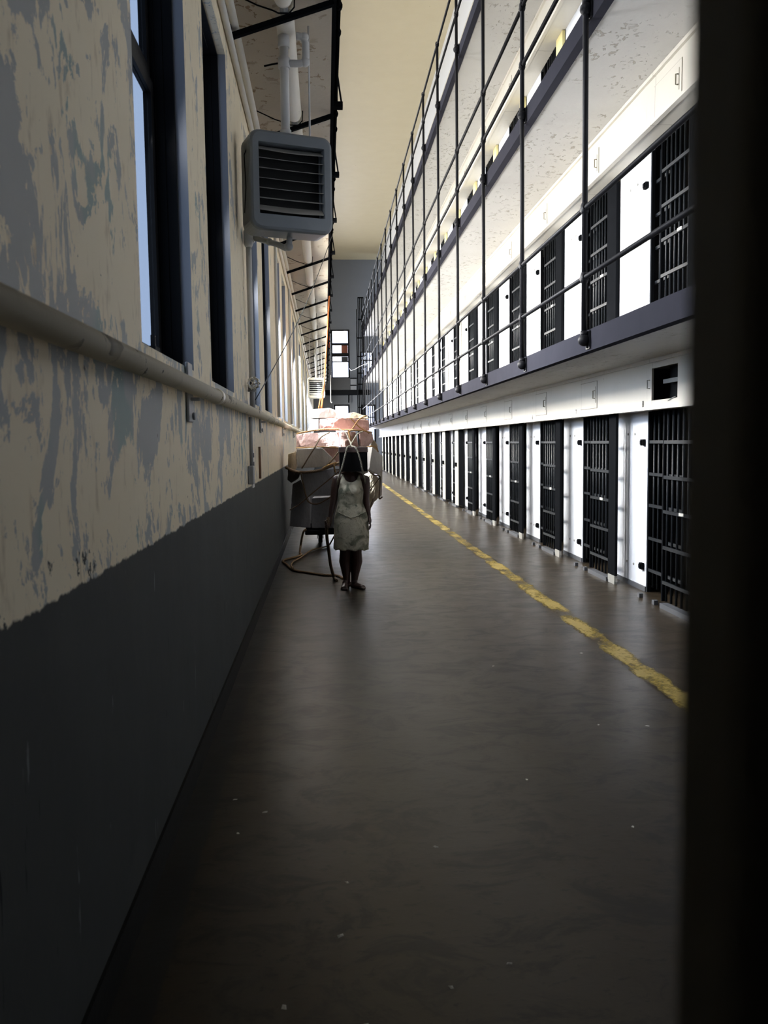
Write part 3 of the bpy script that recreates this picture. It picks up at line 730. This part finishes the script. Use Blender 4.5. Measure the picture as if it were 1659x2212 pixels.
parcel('grey parcel hidden behind the person in the middle', [(650, 1026, 14.25), (739, 1012, 14.25), (795, 1012, 14.25), (795, 1126, 14.25), (776, 1131, 14.25), (650, 1131, 14.25)], .6, m_pgrey)

# cart
c0 = at(655, 1147, 13.35)
ct = thing('cart', 'low black platform cart under the bundle of parcels', 'cart', (.08, 14.0, 0))
zc = at(690, 1143, 13.2).z - .020
q = MB(); q.box(-.42, .42, -.75, .8, zc-.075, zc-.004); q.build('platform', m_black, ct, .015)
for x, y in ((-.19, .25), (.30, .25), (-.19, .72), (.30, .72)):
    q = MB(); q.tube([(x-.035, y, .075), (x-.03, y, .075), (x+.03, y, .075), (x+.035, y, .075)], [.06, .075, .075, .06], 18); w = q.build('wheel', m_core, ct)
    q = MB(); q.box(x-.05, x-.04, y-.025, y+.025, .06, .19); q.box(x+.04, x+.05, y-.025, y+.025, .06, .19); q.box(x-.05, x+.05, y-.04, y+.04, .19, zc-.076); q.build('fork', m_black, w)

# ropes round the bundle
def rope(label, pts, r=.012, mat=None, smooth=True, name='rope', grp='ropes tied round the bundle'):
    P = [at(*p) for p in pts]
    if smooth and len(P) > 2:
        out = []
        for i in range(len(P)-1):
            a, b_, c_, d_ = P[max(i-1, 0)], P[i], P[i+1], P[min(i+2, len(P)-1)]
            for s in range(6):
                t = s/6; out.append(.5*((2*b_)+(c_-a)*t+(2*a-5*b_+4*c_-d_)*t*t+(3*b_-a-3*c_+d_)*t**3))
        P = out+[P[-1]]
    q = MB(); q.tube(P, r, 7); o = q.build(name, mat or m_rope)
    return tag(o, label, 'rope', grp)
rope('tan rope running level round the upper part of the bundle', [(641, 937, 13.2), (670, 931, 13.1), (705, 927, 13.05), (740, 928, 13.0), (765, 929, 12.8), (780, 930, 12.95), (803, 934, 13.15)], .012)
rope('tan rope running level across the bundle just above the white box', [(640, 968, 13.0), (690, 965.5, 12.68), (735, 967, 12.85), (780, 967.5, 12.7), (800, 964, 12.5), (812, 966, 12.6), (817, 976, 12.7)], .010)
rope('tan rope slanting down to the right across the upper pink parcel', [(757, 903, 13.05), (776, 922, 13.05), (798, 936, 13.05)], .010)
rope('tan rope slanting down to the left across the upper pink parcel', [(792, 898, 13.2), (776, 906, 13.0), (762, 925, 12.98), (754, 933, 12.75)], .010)
rope('thin brown rope slanting down over the large white box', [(712, 934, 12.9), (693, 945, 12.9), (680, 966, 12.62), (652, 1012, 12.7)], .011, m_rope_dark)
rope('thin brown rope slanting from the pink parcel toward the pleated one', [(750, 966, 12.75), (733, 975, 12.85), (718, 993, 12.72), (700, 1012, 12.70)], .012, m_rope_dark)
rope('thick dark rope band curving under the large white box', [(618, 1010, 13.2), (640, 1019, 12.9), (662, 1020, 12.72), (690, 1016, 12.68), (712, 1008, 12.72), (732, 1000, 12.9)], .022, m_rope_dark)
rope('short tan rope end knotted beside the black box', [(696, 1012, 12.68), (712, 1004, 12.66), (726, 1000, 12.75), (722, 1006, 12.75), (724, 1020, 12.8)], .013)
rope('long dark rope slanting over the pleated grey parcel', [(733, 1018, 12.8), (712, 1035, 12.78), (690, 1053, 12.8), (668, 1071, 12.82), (650, 1087, 12.9), (626, 1102, 12.9)], .009, m_rope_dark)
rope('dark rope going down between the pleated parcel and the tall box', [(650, 1022, 12.75), (655, 1045, 12.85), (661, 1071, 12.82), (668, 1085, 12.85), (688, 1088, 12.9), (720, 1070, 12.85)], .012, m_rope_dark)
rope('brown rope looping over the pale parcel on the right', [(796, 1017, 12.5), (808, 1026, 12.62), (820, 1029, 12.75), (821, 1045, 12.9), (819, 1076, 13.0), (826, 1073, 13.0)], .011, m_rope_dark)
rope('thin brown rope slanting down over the tapering parcel', [(822, 1030, 12.85), (810, 1045, 13.0), (797, 1062, 13.0), (785, 1072, 13.0)], .009, m_rope_dark)
rope('thin brown rope at the lower right corner of the bundle', [(806, 1076, 13.0), (800, 1096, 13.0), (798, 1118, 13.0)], .010, m_rope_dark)
rope('pair of thin ropes down the middle brown parcel', [(752, 931, 12.8), (756, 945, 12.75), (757, 958, 12.75)], .012)

# harness ropes from the bundle over the black box to the shoulders
rope('pale harness rope from the knot over the box to the shoulder nearer the wall', [(733, 927, 12.9), (746, 934, 12.5), (753, 948, 11.8), (758, 960, 10.9), (753, 964.6, 9.75), (750, 966, 9.45), (747, 978, 9.42), (744, 990, 9.42), (740, 1006, 9.43), (737, 1016, 9.44), (734, 1026, 9.50), (730, 1036, 9.53), (729, 1048, 9.62)], .0095, m_rope_pale, grp='harness ropes of the person')
rope('pale harness rope from the knot over the box to the shoulder nearer the cells', [(783, 932, 12.8), (772, 938, 12.4), (764, 950, 11.6), (758, 960.5, 10.2), (763, 965, 9.75), (767, 966, 9.45), (772, 974, 9.42), (776, 986, 9.42), (780, 1000, 9.43), (782, 1012, 9.44), (785, 1024, 9.50), (788, 1034, 9.53), (789, 1046, 9.62)], .0095, m_rope_pale, grp='harness ropes of the person')
def onfloor(x, y, z=.016):
    d = cr*((x-CX)/F)+cd*((y-CY)/F)+fw; t = (z-EYE)/d.z
    return (x, y, d.y*t)
rope('heavy rope hanging from the fist to the floor', [(709, 1118, 9.56), (708.5, 1128, 9.54), (706, 1140, 9.56), (706, 1160, 9.66), (710, 1190, 9.9), (714, 1220, 10.1), (719, 1240, 10.25), onfloor(722, 1247), onfloor(727, 1254)], .019, m_rope_dark, grp='heavy ropes on the floor')
rope('heavy rope lying in a loop on the floor beside the left wall', [onfloor(741, 1250), onfloor(733, 1245), onfloor(722, 1243), onfloor(700, 1242), onfloor(672, 1238), onfloor(640, 1233), onfloor(628, 1228), onfloor(620, 1220), onfloor(611, 1213), onfloor(616, 1209), onfloor(636, 1204), onfloor(651, 1199), onfloor(648, 1194), (649, 1182, 13.3), (652, 1162, 13.25), (656, 1148, 13.2), (662, 1143, 13.2)], .017, m_rope_floor, grp='heavy ropes on the floor')
rope('second rope lying from the floor loop back under the cart', [onfloor(634, 1229, .05), onfloor(629, 1221, .04), onfloor(634, 1213), onfloor(650, 1204), onfloor(672, 1189), onfloor(690, 1184), onfloor(708, 1180)], .012, m_rope_floor, grp='heavy ropes on the floor')
rope('short rope slanting from under the cart behind the held rope', [(728, 1146, 13.2), (720, 1162, 13.2), onfloor(712, 1176)], .012, m_rope_floor, grp='heavy ropes on the floor')
rope('bright orange rope from the catwalk edge down to the top of the bundle', [(711.5, 640, 19.6), (708, 700, 18.4), (704.5, 760, 17.0), (700.5, 820, 15.6), (697, 860, 14.5), (694, 881, 13.9)], .016, m_rope_orange, grp='orange ropes')
rope('thinner orange rope beside the bright one, reaching the bundle top', [(699.5, 830, 15.2), (692, 862, 14.3), (688.5, 881, 13.8)], .010, m_rope_orange, grp='orange ropes')
#PERSON
# ------------------------------------------------------------------ person
PY = 9.64
def body():
    mb = MB()
    def chain(pts, sc=None):
        """pts: (px, py, depth offset, radius); spheres blended along the chain"""
        for a, b_ in zip(pts, pts[1:]):
            A, B = at(a[0], a[1], PY+a[2]), at(b_[0], b_[1], PY+b_[2]); n = max(2, int((B-A).length/(.35*min(a[3], b_[3])))+1)
            for i in range(n+1):
                t = i/n; mb.sphere(A.lerp(B, t), a[3]+(b_[3]-a[3])*t, 12, 8, sc or (1, 1, 1))
    # torso, neck, head
    chain([(759, 1136, 0, .125), (759, 1118, 0, .135), (757, 1090, 0, .105), (757, 1066, 0, .118), (757, 1046, 0, .118), (757, 1036, 0, .105)], (1, .78, 1))
    chain([(746, 1058, -.055, .05), (746, 1059, -.06, .05)]); chain([(769, 1058, -.055, .05), (769, 1059, -.06, .05)])
    chain([(733, 1034, 0, .048), (757, 1026, 0, .06), (784, 1034, 0, .048)])
    chain([(757, 1030, 0, .055), (757, 1013, -.01, .050), (757, 1004, -.015, .052)])
    c = at(757, 994, PY-.015); mb.sphere(c, .085, 18, 14, (.92, 1.12, 1.22)); mb.sphere(c+Vector((0, -.03, -.055)), .06, 14, 10, (.9, 1, 1))
    mb.sphere(c+Vector((0, -.098, -.012)), .016, 8, 6, (.8, 1.2, 1.4)); mb.sphere(c+Vector((0, -.083, -.058)), .02, 8, 6, (1.2, .6, .5))
    for s in (-1, 1): mb.sphere(c+Vector((s*.078, .01, -.01)), .026, 8, 6, (.4, .8, 1.2)); mb.sphere(c+Vector((s*.032, -.083, .012)), .014, 8, 6)
    # arms
    chain([(727, 1036, 0, .050), (724, 1052, 0, .047), (721, 1078, .01, .041), (717, 1098, 0, .036), (713.5, 1116, -.02, .026)])
    chain([(790, 1036, 0, .048), (791, 1052, .0, .046), (790, 1078, .01, .040), (793, 1096, .0, .034), (797, 1113, -.02, .024)])
    # legs
    chain([(746, 1136, 0, .095), (746, 1160, 0, .085), (746, 1192, -.01, .064), (745, 1212, .02, .067), (748, 1240, .015, .046), (749.5, 1258, .02, .036), (749.5, 1264, .02, .038)])
    chain([(771, 1136, 0, .095), (770, 1160, 0, .085), (769.5, 1192, -.01, .064), (770.5, 1212, .02, .067), (767, 1240, .015, .046), (765, 1257, .02, .036), (765, 1263, .02, .038)])
    return mb
def foot(mb, base, ang):
    d = Vector((math.sin(ang), -math.cos(ang), 0)); s = Vector((math.cos(ang), math.sin(ang), 0))
    def sp(f, l, z, r, sc=(1, 1, 1)): mb.sphere(base+d*f+s*l+Vector((0, 0, z)), r, 10, 8, sc)
    for i in range(9):
        t = i/8; sp(-.04+.16*t, 0, .036-.012*t, .036-.008*t+.004*math.sin(PI*t)); sp(-.02+.15*t, .012, .03-.01*t, .030-.004*t); sp(-.02+.15*t, -.014, .03-.01*t, .030-.004*t)
    sp(0, 0, .06, .036)
    for i, (l, r, f) in enumerate(((-.030, .015, .165), (-.010, .0115, .168), (.007, .0105, .160), (.022, .0095, .150), (.035, .0085, .137))):
        l = l if ang >= 0 else -l
        for k in range(3): sp(f-.035+.0175*k, l, .017-.002*k, r)
mb = body()
FL = at(746, 1266, PY); FL.z = 0; FR = at(766, 1266, PY); FR.z = 0
foot(mb, FL, -.12); foot(mb, FR, .72)
def finger(mb, pts, r):
    for a, b_ in zip(pts, pts[1:]):
        a, b_ = Vector(a), Vector(b_)
        n = max(2, int((b_-a).length/(r*.5)))
        for i in range(n+1): mb.sphere(a.lerp(b_, i/n), r, 8, 6)
# fist by the wall side, closed round the hanging rope
w = at(713.5, 1118, PY-.02); g = at(709, 1130, PY-.085)
pc = w+Vector((-.012, -.02, -.065))
for i in range(8): mb.sphere(w.lerp(pc, i/7), .026+.006*math.sin(PI*i/7), 10, 8, (.85, 1.1, 1))
mb.sphere(pc, .036, 10, 8, (.7, 1.1, 1.1))
for i in range(4):
    z = pc.z+.022-.020*i; k = (.95, 1.0, .96, .85)[i]
    finger(mb, [(pc.x-.005, pc.y-.03, z), (pc.x-.006, pc.y-.062*k, z-.003), (pc.x-.030, pc.y-.078*k, z-.006), (pc.x-.046, pc.y-.052*k, z-.008), (pc.x-.036, pc.y-.026, z-.008)], .0092-.0006*i)
finger(mb, [(w.x-.005, w.y-.03, w.z-.03), (pc.x-.026, pc.y-.045, pc.z+.045), (pc.x-.044, pc.y-.066, pc.z+.032)], .0105)
# relaxed hand by the cell side
w = at(797, 1114, PY-.02); pc = w+Vector((.010, -.012, -.055))
for i in range(8): mb.sphere(w.lerp(pc, i/7), .022+.006*math.sin(PI*i/7), 10, 8, (.7, 1.2, 1))
mb.sphere(pc, .033, 10, 8, (.6, 1.15, 1.1))
for i in range(4):
    y = pc.y-.027+.018*i; k = (.92, 1.0, .95, .78)[i]
    finger(mb, [(pc.x, y, pc.z-.02), (pc.x+.006, y-.002, pc.z-.052*k), (pc.x+.002, y-.006, pc.z-.078*k), (pc.x-.012, y-.010, pc.z-.096*k)], .0088-.0005*i)
finger(mb, [(w.x, w.y-.022, w.z-.022), (pc.x-.004, pc.y-.046, pc.z+.004), (pc.x-.010, pc.y-.050, pc.z-.028)], .0098)
raw = obj('raw', mb.mesh('raw'))
rm = raw.modifiers.new('r', 'REMESH'); rm.mode = 'VOXEL'; rm.voxel_size = .0048; rm.use_smooth_shade = True
sm = raw.modifiers.new('s', 'SMOOTH'); sm.factor = .5; sm.iterations = 3
dg = bpy.context.evaluated_depsgraph_get()
me = bpy.data.meshes.new_from_object(raw.evaluated_get(dg)); me.name = 'body'; me.materials.clear()
bpy.data.objects.remove(raw)
bp = thing('person', 'barefoot person in a mottled white sleeveless dress, head under a black box, rope in fist', 'person', (0, 0, 0))
for p in me.polygons: p.use_smooth = True
obj('body', me, m_skin, bp)
# dress: rows of ellipses from the shoulders to the hem
ROWS = [(1026, 24, .085, 757.5), (1040, 24, .108, 757.5), (1052, 25.5, .128, 757.5), (1060, 27, .140, 758), (1070, 27, .128, 757.5), (1088, 27, .112, 757), (1105, 33, .126, 758.5), (1120, 36.5, .140, 759), (1140, 37, .146, 759.3), (1165, 37.5, .15, 759.5), (1187, 37, .15, 759)]
def row(py):
    for a, b_ in zip(ROWS, ROWS[1:]):
        if py <= b_[0]:
            t = (py-a[0])/(b_[0]-a[0]); t = max(0, t); return [a[i]+(b_[i]-a[i])*t for i in (1, 2, 3)]
    return ROWS[-1][1:]
NU, NV = 96, 44
vs, fs = [], []
rr = random.Random(3)
for k in range(NU):
    th = 2*PI*k/NU; sx, sy = math.sin(th), -math.cos(th)     # th = 0 faces the camera
    ax = abs(sx); front = sy < 0
    if ax < .62: top = 1026+(15.0 if front else 8)*math.sqrt(max(0, 1-(ax/.62)**2))
    elif ax < .90: top = 1025
    else: top = 1025+26*min(1, (ax-.90)/.085)
    hem = 1186+1.2*math.sin(9*th)+rr.uniform(-.7, .7)
    for v in range(NV+1):
        t = v/NV; py = top+(hem-top)*t
        hw, dp, cx = row(py)
        fold = 1+.022*math.sin(11*th+1)*max(0, t-.45)*2+.012*math.sin(5*th+py*.12)
        bust = .028*math.exp(-((py-1059)/9)**2)*(math.exp(-((ax-.45)/.25)**2) if front else 0)
        p = at(cx+hw*sx*fold, py, PY); p.y = PY+(dp*fold+bust)*sy
        if py < 1040: p.y = PY+(p.y-PY)*(1-.25*(1040-py)/15*(ax > .6))
        vs.append(p)
for k in range(NU):
    for v in range(NV):
        a = k*(NV+1)+v; b_ = ((k+1) % NU)*(NV+1)+v; fs.append((a, b_, b_+1, a+1))
q = MB(); q.add(vs, fs, True); dr = q.build('dress', m_dress, bp)
s = dr.modifiers.new('solid', 'SOLIDIFY'); s.thickness = .006; s.offset = 0
q = MB(); P = []
for i in range(25):
    u = i/24*2-1; py = 1116-12*abs(u)**1.1+1.0*math.sin(i*1.9); hw, dp, cx = row(py)
    p = at(cx+hw*.96*u, py, PY); p.y = PY-(dp+.012)*math.sqrt(max(0, 1-(.96*u)**2)); P.append(p)
q.tube(P, .006, 6); q.build('hip_seam', m_dress, dr)
# black box over the head
hb = thing('head_box', 'black lidded box worn over the head of the person in the white dress', 'box', (0, 0, 0))
a, b_ = at(733.5, 978, PY-.16), at(794, 1018.5, PY-.16); a.x, b_.x = at(733.5, 990, PY-.16).x, at(793.5, 990, PY-.16).x
x0, x1, zt, zb = a.x, b_.x, a.z, b_.z
q = MB()
q.box(x0, x1, PY-.165, PY-.155, zb, zt); q.box(x0, x1, PY+.155, PY+.165, zb, zt); q.box(x0, x0+.01, PY-.155, PY+.155, zb, zt); q.box(x1-.01, x1, PY-.155, PY+.155, zb, zt)
m_box = paint('black_box_card', '#080707', .85, .2, 8, spec=.1); m_lid = paint('dark_brown_lid', '#3b2c27', .6, .15, 8)
q.build('box_wall', m_box, hb)
zl = at(760, 965.5, PY-.17).z
q = MB(); q.box(x0-.006, x1+.006, PY-.172, PY+.172, zt+.0005, zl); q.build('lid', m_lid, hb, .006)
#ENDWALL
# ------------------------------------------------------------------ end wall
def rc(x0, x1, y0, y1):
    a, b_ = at(x0, y0, YE), at(x1, y1, YE); return (a.x, b_.x, b_.z, a.z)
HA, HBot, HC, HD = rc(714, 756, 712, 818), rc(721, 757, 874, 985), rc(779, 807, 760, 817), rc(781, 813, 874, 985)
q = MB(); holes(q, (-1.05, 5.3), (0, ZC), [HA, HBot, HC, HD], lambda u0, u1, v0, v1: q.box(u0, u1, YE, YE+.3, v0, v1))
struct(q.build('wall_back', m_end), 'blue grey end wall with tall bright windows')
def endwin(n, h, rows, cols, label, w=.09, thick=.10):
    x0, x1, z0, z1 = h; x0 += .004; x1 -= .004; z0 += .004; z1 -= .004
    f = MB(); f.box(x0, x0+w, YE-.03, YE+.2, z0, z1); f.box(x1-w, x1, YE-.03, YE+.2, z0, z1); f.box(x0+w, x1-w, YE-.03, YE+.2, z0, z0+w); f.box(x0+w, x1-w, YE-.03, YE+.2, z1-w, z1)
    for z, t in rows: f.box(x0+w, x1-w, YE-.02, YE+.15, z-t/2, z+t/2)
    for x, t in cols: f.box(x-t/2, x+t/2, YE-.02, YE+.15, z0+w, z1-w)
    o = struct(f.build('window_%d' % n, m_frame), label)
    g = MB(); g.box(x0+w, x1-w, YE+.16, YE+.165, z0+w, z1-w); g.build('glass', m_glass, o)
    return o
n0 = len(WINS)
zr = lambda y: at(735, y, YE).z
xr = lambda x: at(x, 780, YE).x
wA = endwin(n0+1, HA, [(zr(743.5), .13), (zr(766.5), .20), (zr(781.5), .05)], [], 'tall end wall window with panes and brown boards')
for y0, y1, m in ((745, 763, m_rust), (770.5, 780.5, m_enddark)):
    q = MB(); q.box(xr(738), HA[1]-.1, YE+.05, YE+.07, zr(y1), zr(y0)); q.build('board', m, wA)
endwin(n0+2, HBot, [], [], 'bright lower end wall window above the bundle')
endwin(n0+3, HC, [(zr(779), .08)], [(xr(791), .06)], 'bright end wall window seen through the railing posts', .05)
wD = endwin(n0+4, HD, [(zr(902), .06)], [], 'lower barred end wall window with bluish view')
for i in range(7):
    x = HD[0]+.1+(HD[1]-HD[0]-.2)*i/6; q = MB(); q.tube([(x, YE-.05, HD[2]+.01), (x, YE-.05, HD[3]-.01)], .016, 6); q.build('bar', m_black, wD)
# landing below the tall window
a, b_ = at(701, 853, 51.3), at(772, 843, 51.3)
ld = thing('landing', 'dark steel landing across the end wall below the tall window', 'landing', (0, 51.3, 0))
q = MB(); q.box(a.x, at(800, 850, 51.3).x, -.5, .6, a.z, b_.z); q.build('deck', m_black, ld)
q = MB(); q.box(at(713, 830, 51.3).x, at(756, 830, 51.3).x, -.48, -.44, b_.z+.005, at(735, 818, 51.3).z); q.build('front_panel', m_enddark, ld)
for x0, x1, y0, y1 in ((757, 769, 820, 832), (757, 769, 835, 844)):
    p, r = at(x0, y0, 51.3), at(x1, y1, 51.3); q = MB()
    q.box(p.x, r.x, -.49, -.45, r.z, p.z); q.build('side_panel', m_end, ld)
for y in (818.5, 833.5):
    q = MB(); p, r = at(756, y, 51.3), at(770, y, 51.3); q.box(p.x, r.x, -.50, -.44, p.z-.03, p.z+.03); q.build('rail', m_black, ld)
q = MB(); p, r = at(753.5, 853, 51.6), at(753.5, 870, 51.6); q.tube([(p.x, .3, p.z), (r.x, .3, r.z)], .04, 8); q.build('drop_post', m_black, ld)
# steel cage at the end of the galleries
cg = thing('stair_cage', 'tall dark barred cage at the far end of the galleries', 'cage', (0, 50.6, 0))
zz0, zz1 = 0.0, at(780, 642, 50.6).z
x0, x1 = at(771.5, 780, 50.6).x, at(786, 780, 50.6).x
for i in range(5):
    x = x0+(x1-x0)*i/4; q = MB(); q.tube([(x, 0, zz0), (x, 0, zz1 if i > 0 else at(772, 720, 50.6).z)], .03, 6); q.build('bar', m_black, cg)
for i in range(3):
    q = MB(); q.tube([(x0, -.12-.12*i, zz0), (x0, -.12-.12*i, at(772, 720-25*i, 50.6).z)], .03, 6); q.build('bar', m_black, cg)
for y in (643, 690, 730, 770, 806, 830, 852, 880):
    p = at(780, y, 50.6); q = MB(); q.box(x0 if y > 720 else x0+.1, x1, -.03, .03, p.z-.035, p.z+.035); q.build('cross_rail', m_black, cg)
# hanging cord with a hook
q = MB(); p, r = at(714, 810, 40), at(714.5, 868, 40); q.tube([p, r, r+Vector((.03, 0, -.05)), r+Vector((.06, 0, .0))], .02, 6); tag(q.build('hanging_cord', m_whitep), 'thin white cord with a hook hanging in front of the landing', 'cord')
q = MB(); q.tube([at(755, 796, 51.9), at(758, 801, 49), at(768, 797, 47), at(778, 791, 45), at(800, 782, 42)], .009, 5); tag(q.build('white_cord', m_whitep), 'thin white cord strung from the tall end window to the railing', 'cord')
# orange cloth draped at the far end of the catwalk
q = MB(); pts = [at(706.5, 703, 36), at(712, 708, 36), at(711, 722, 36), at(712.5, 745, 36), at(710.5, 758, 36), at(707.5, 756, 36), at(708, 730, 36)]
vs = pts+[p+Vector((.0, .10, 0)) for p in pts]; n = len(pts)
q.add(vs, [tuple(range(n)), tuple(reversed(range(n, 2*n)))]+[(i, i+n, (i+1) % n+n, (i+1) % n) for i in range(n)]); tag(q.build('orange_cloth', m_orange), 'bright orange cloth hanging from the far catwalk edge', 'cloth')
#LIGHTS
# ------------------------------------------------------------------ light: sky outside, daylight through each window, added upper fill, sun shafts
W = bpy.data.worlds.new('sky'); SC.world = W; W.use_nodes = True
bg = W.node_tree.nodes['Background']; bg.inputs[0].default_value = lin('#dbe6f8'); bg.inputs[1].default_value = 2.6
def area(name, loc, sx, sy, power, dirn, color, spread=150):
    L = bpy.data.lights.new(name, 'AREA'); L.shape = 'RECTANGLE'; L.size = sx; L.size_y = sy; L.energy = power; L.color = color; L.spread = math.radians(spread)
    o = bpy.data.objects.new(name, L); COL.objects.link(o); o.location = loc
    o.rotation_euler = Vector(dirn).to_track_quat('-Z', 'Y').to_euler(); return o
def daypower(y): return .17 if y < 7 else .62 if y < 11.5 else 1.15 if y < 16 else 1.4
for i, (a, c) in enumerate(WINS):
    y = (a+c)/2
    area('window_daylight', (-.813, y, (ZS+ZT)/2), 1.05, 2.2, 290*daypower(y), (1, 0, -.28), (1.0, .97, .92) if y > 9 else (.95, .97, 1.0), 165 if y > 12 else 116)
for a, c in UPFILL:  # added lamps in the unseen upper openings, brighten the ceiling
    area('upper_fill_light', (-.80, (a+c)/2, 8.3), 2.9, 3.6, 80*daypower(a), (1, 0, -.2), (1.0, .96, .88), 180)
for h in (HA, HBot, HC, HD):
    area('end_window_daylight', ((h[0]+h[1])/2, YE+.5, (h[2]+h[3])/2), h[1]-h[0], h[3]-h[2], 60*(h[1]-h[0])*(h[3]-h[2]), (0, -1, -.05), (1, 1, 1), 170)
def sun(name, src, tgt, ang, power, blend=.3):
    L = bpy.data.lights.new(name, 'SPOT'); L.energy = power; L.color = (1, .93, .80); L.spot_size = math.radians(ang); L.spot_blend = blend; L.shadow_soft_size = .05
    o = bpy.data.objects.new(name, L); COL.objects.link(o); o.location = src
    o.rotation_euler = (Vector(tgt)-Vector(src)).to_track_quat('-Z', 'Y').to_euler(); return o

for px, py, Y, ang, pw in ((706, 937, 12.95, .75, 8.75e5), (720, 916, 13.15, .85, 10.50e5), (738, 893, 13.6, .8, 8.75e5), (676, 890, 13.5, .8, 3.8e5), (672, 918, 13.4, .8, 3.8e5)):
    t = at(px, py, Y); sun('sun_shaft', (t.x-10.6, t.y-3.4, t.z+11.5), t, ang, pw)
t = Vector((-.2, 26.0, 3.35)); sun('sun_shaft', t+Vector((-.66, -1.6, .9))*15, t, 2.2, 6e6)
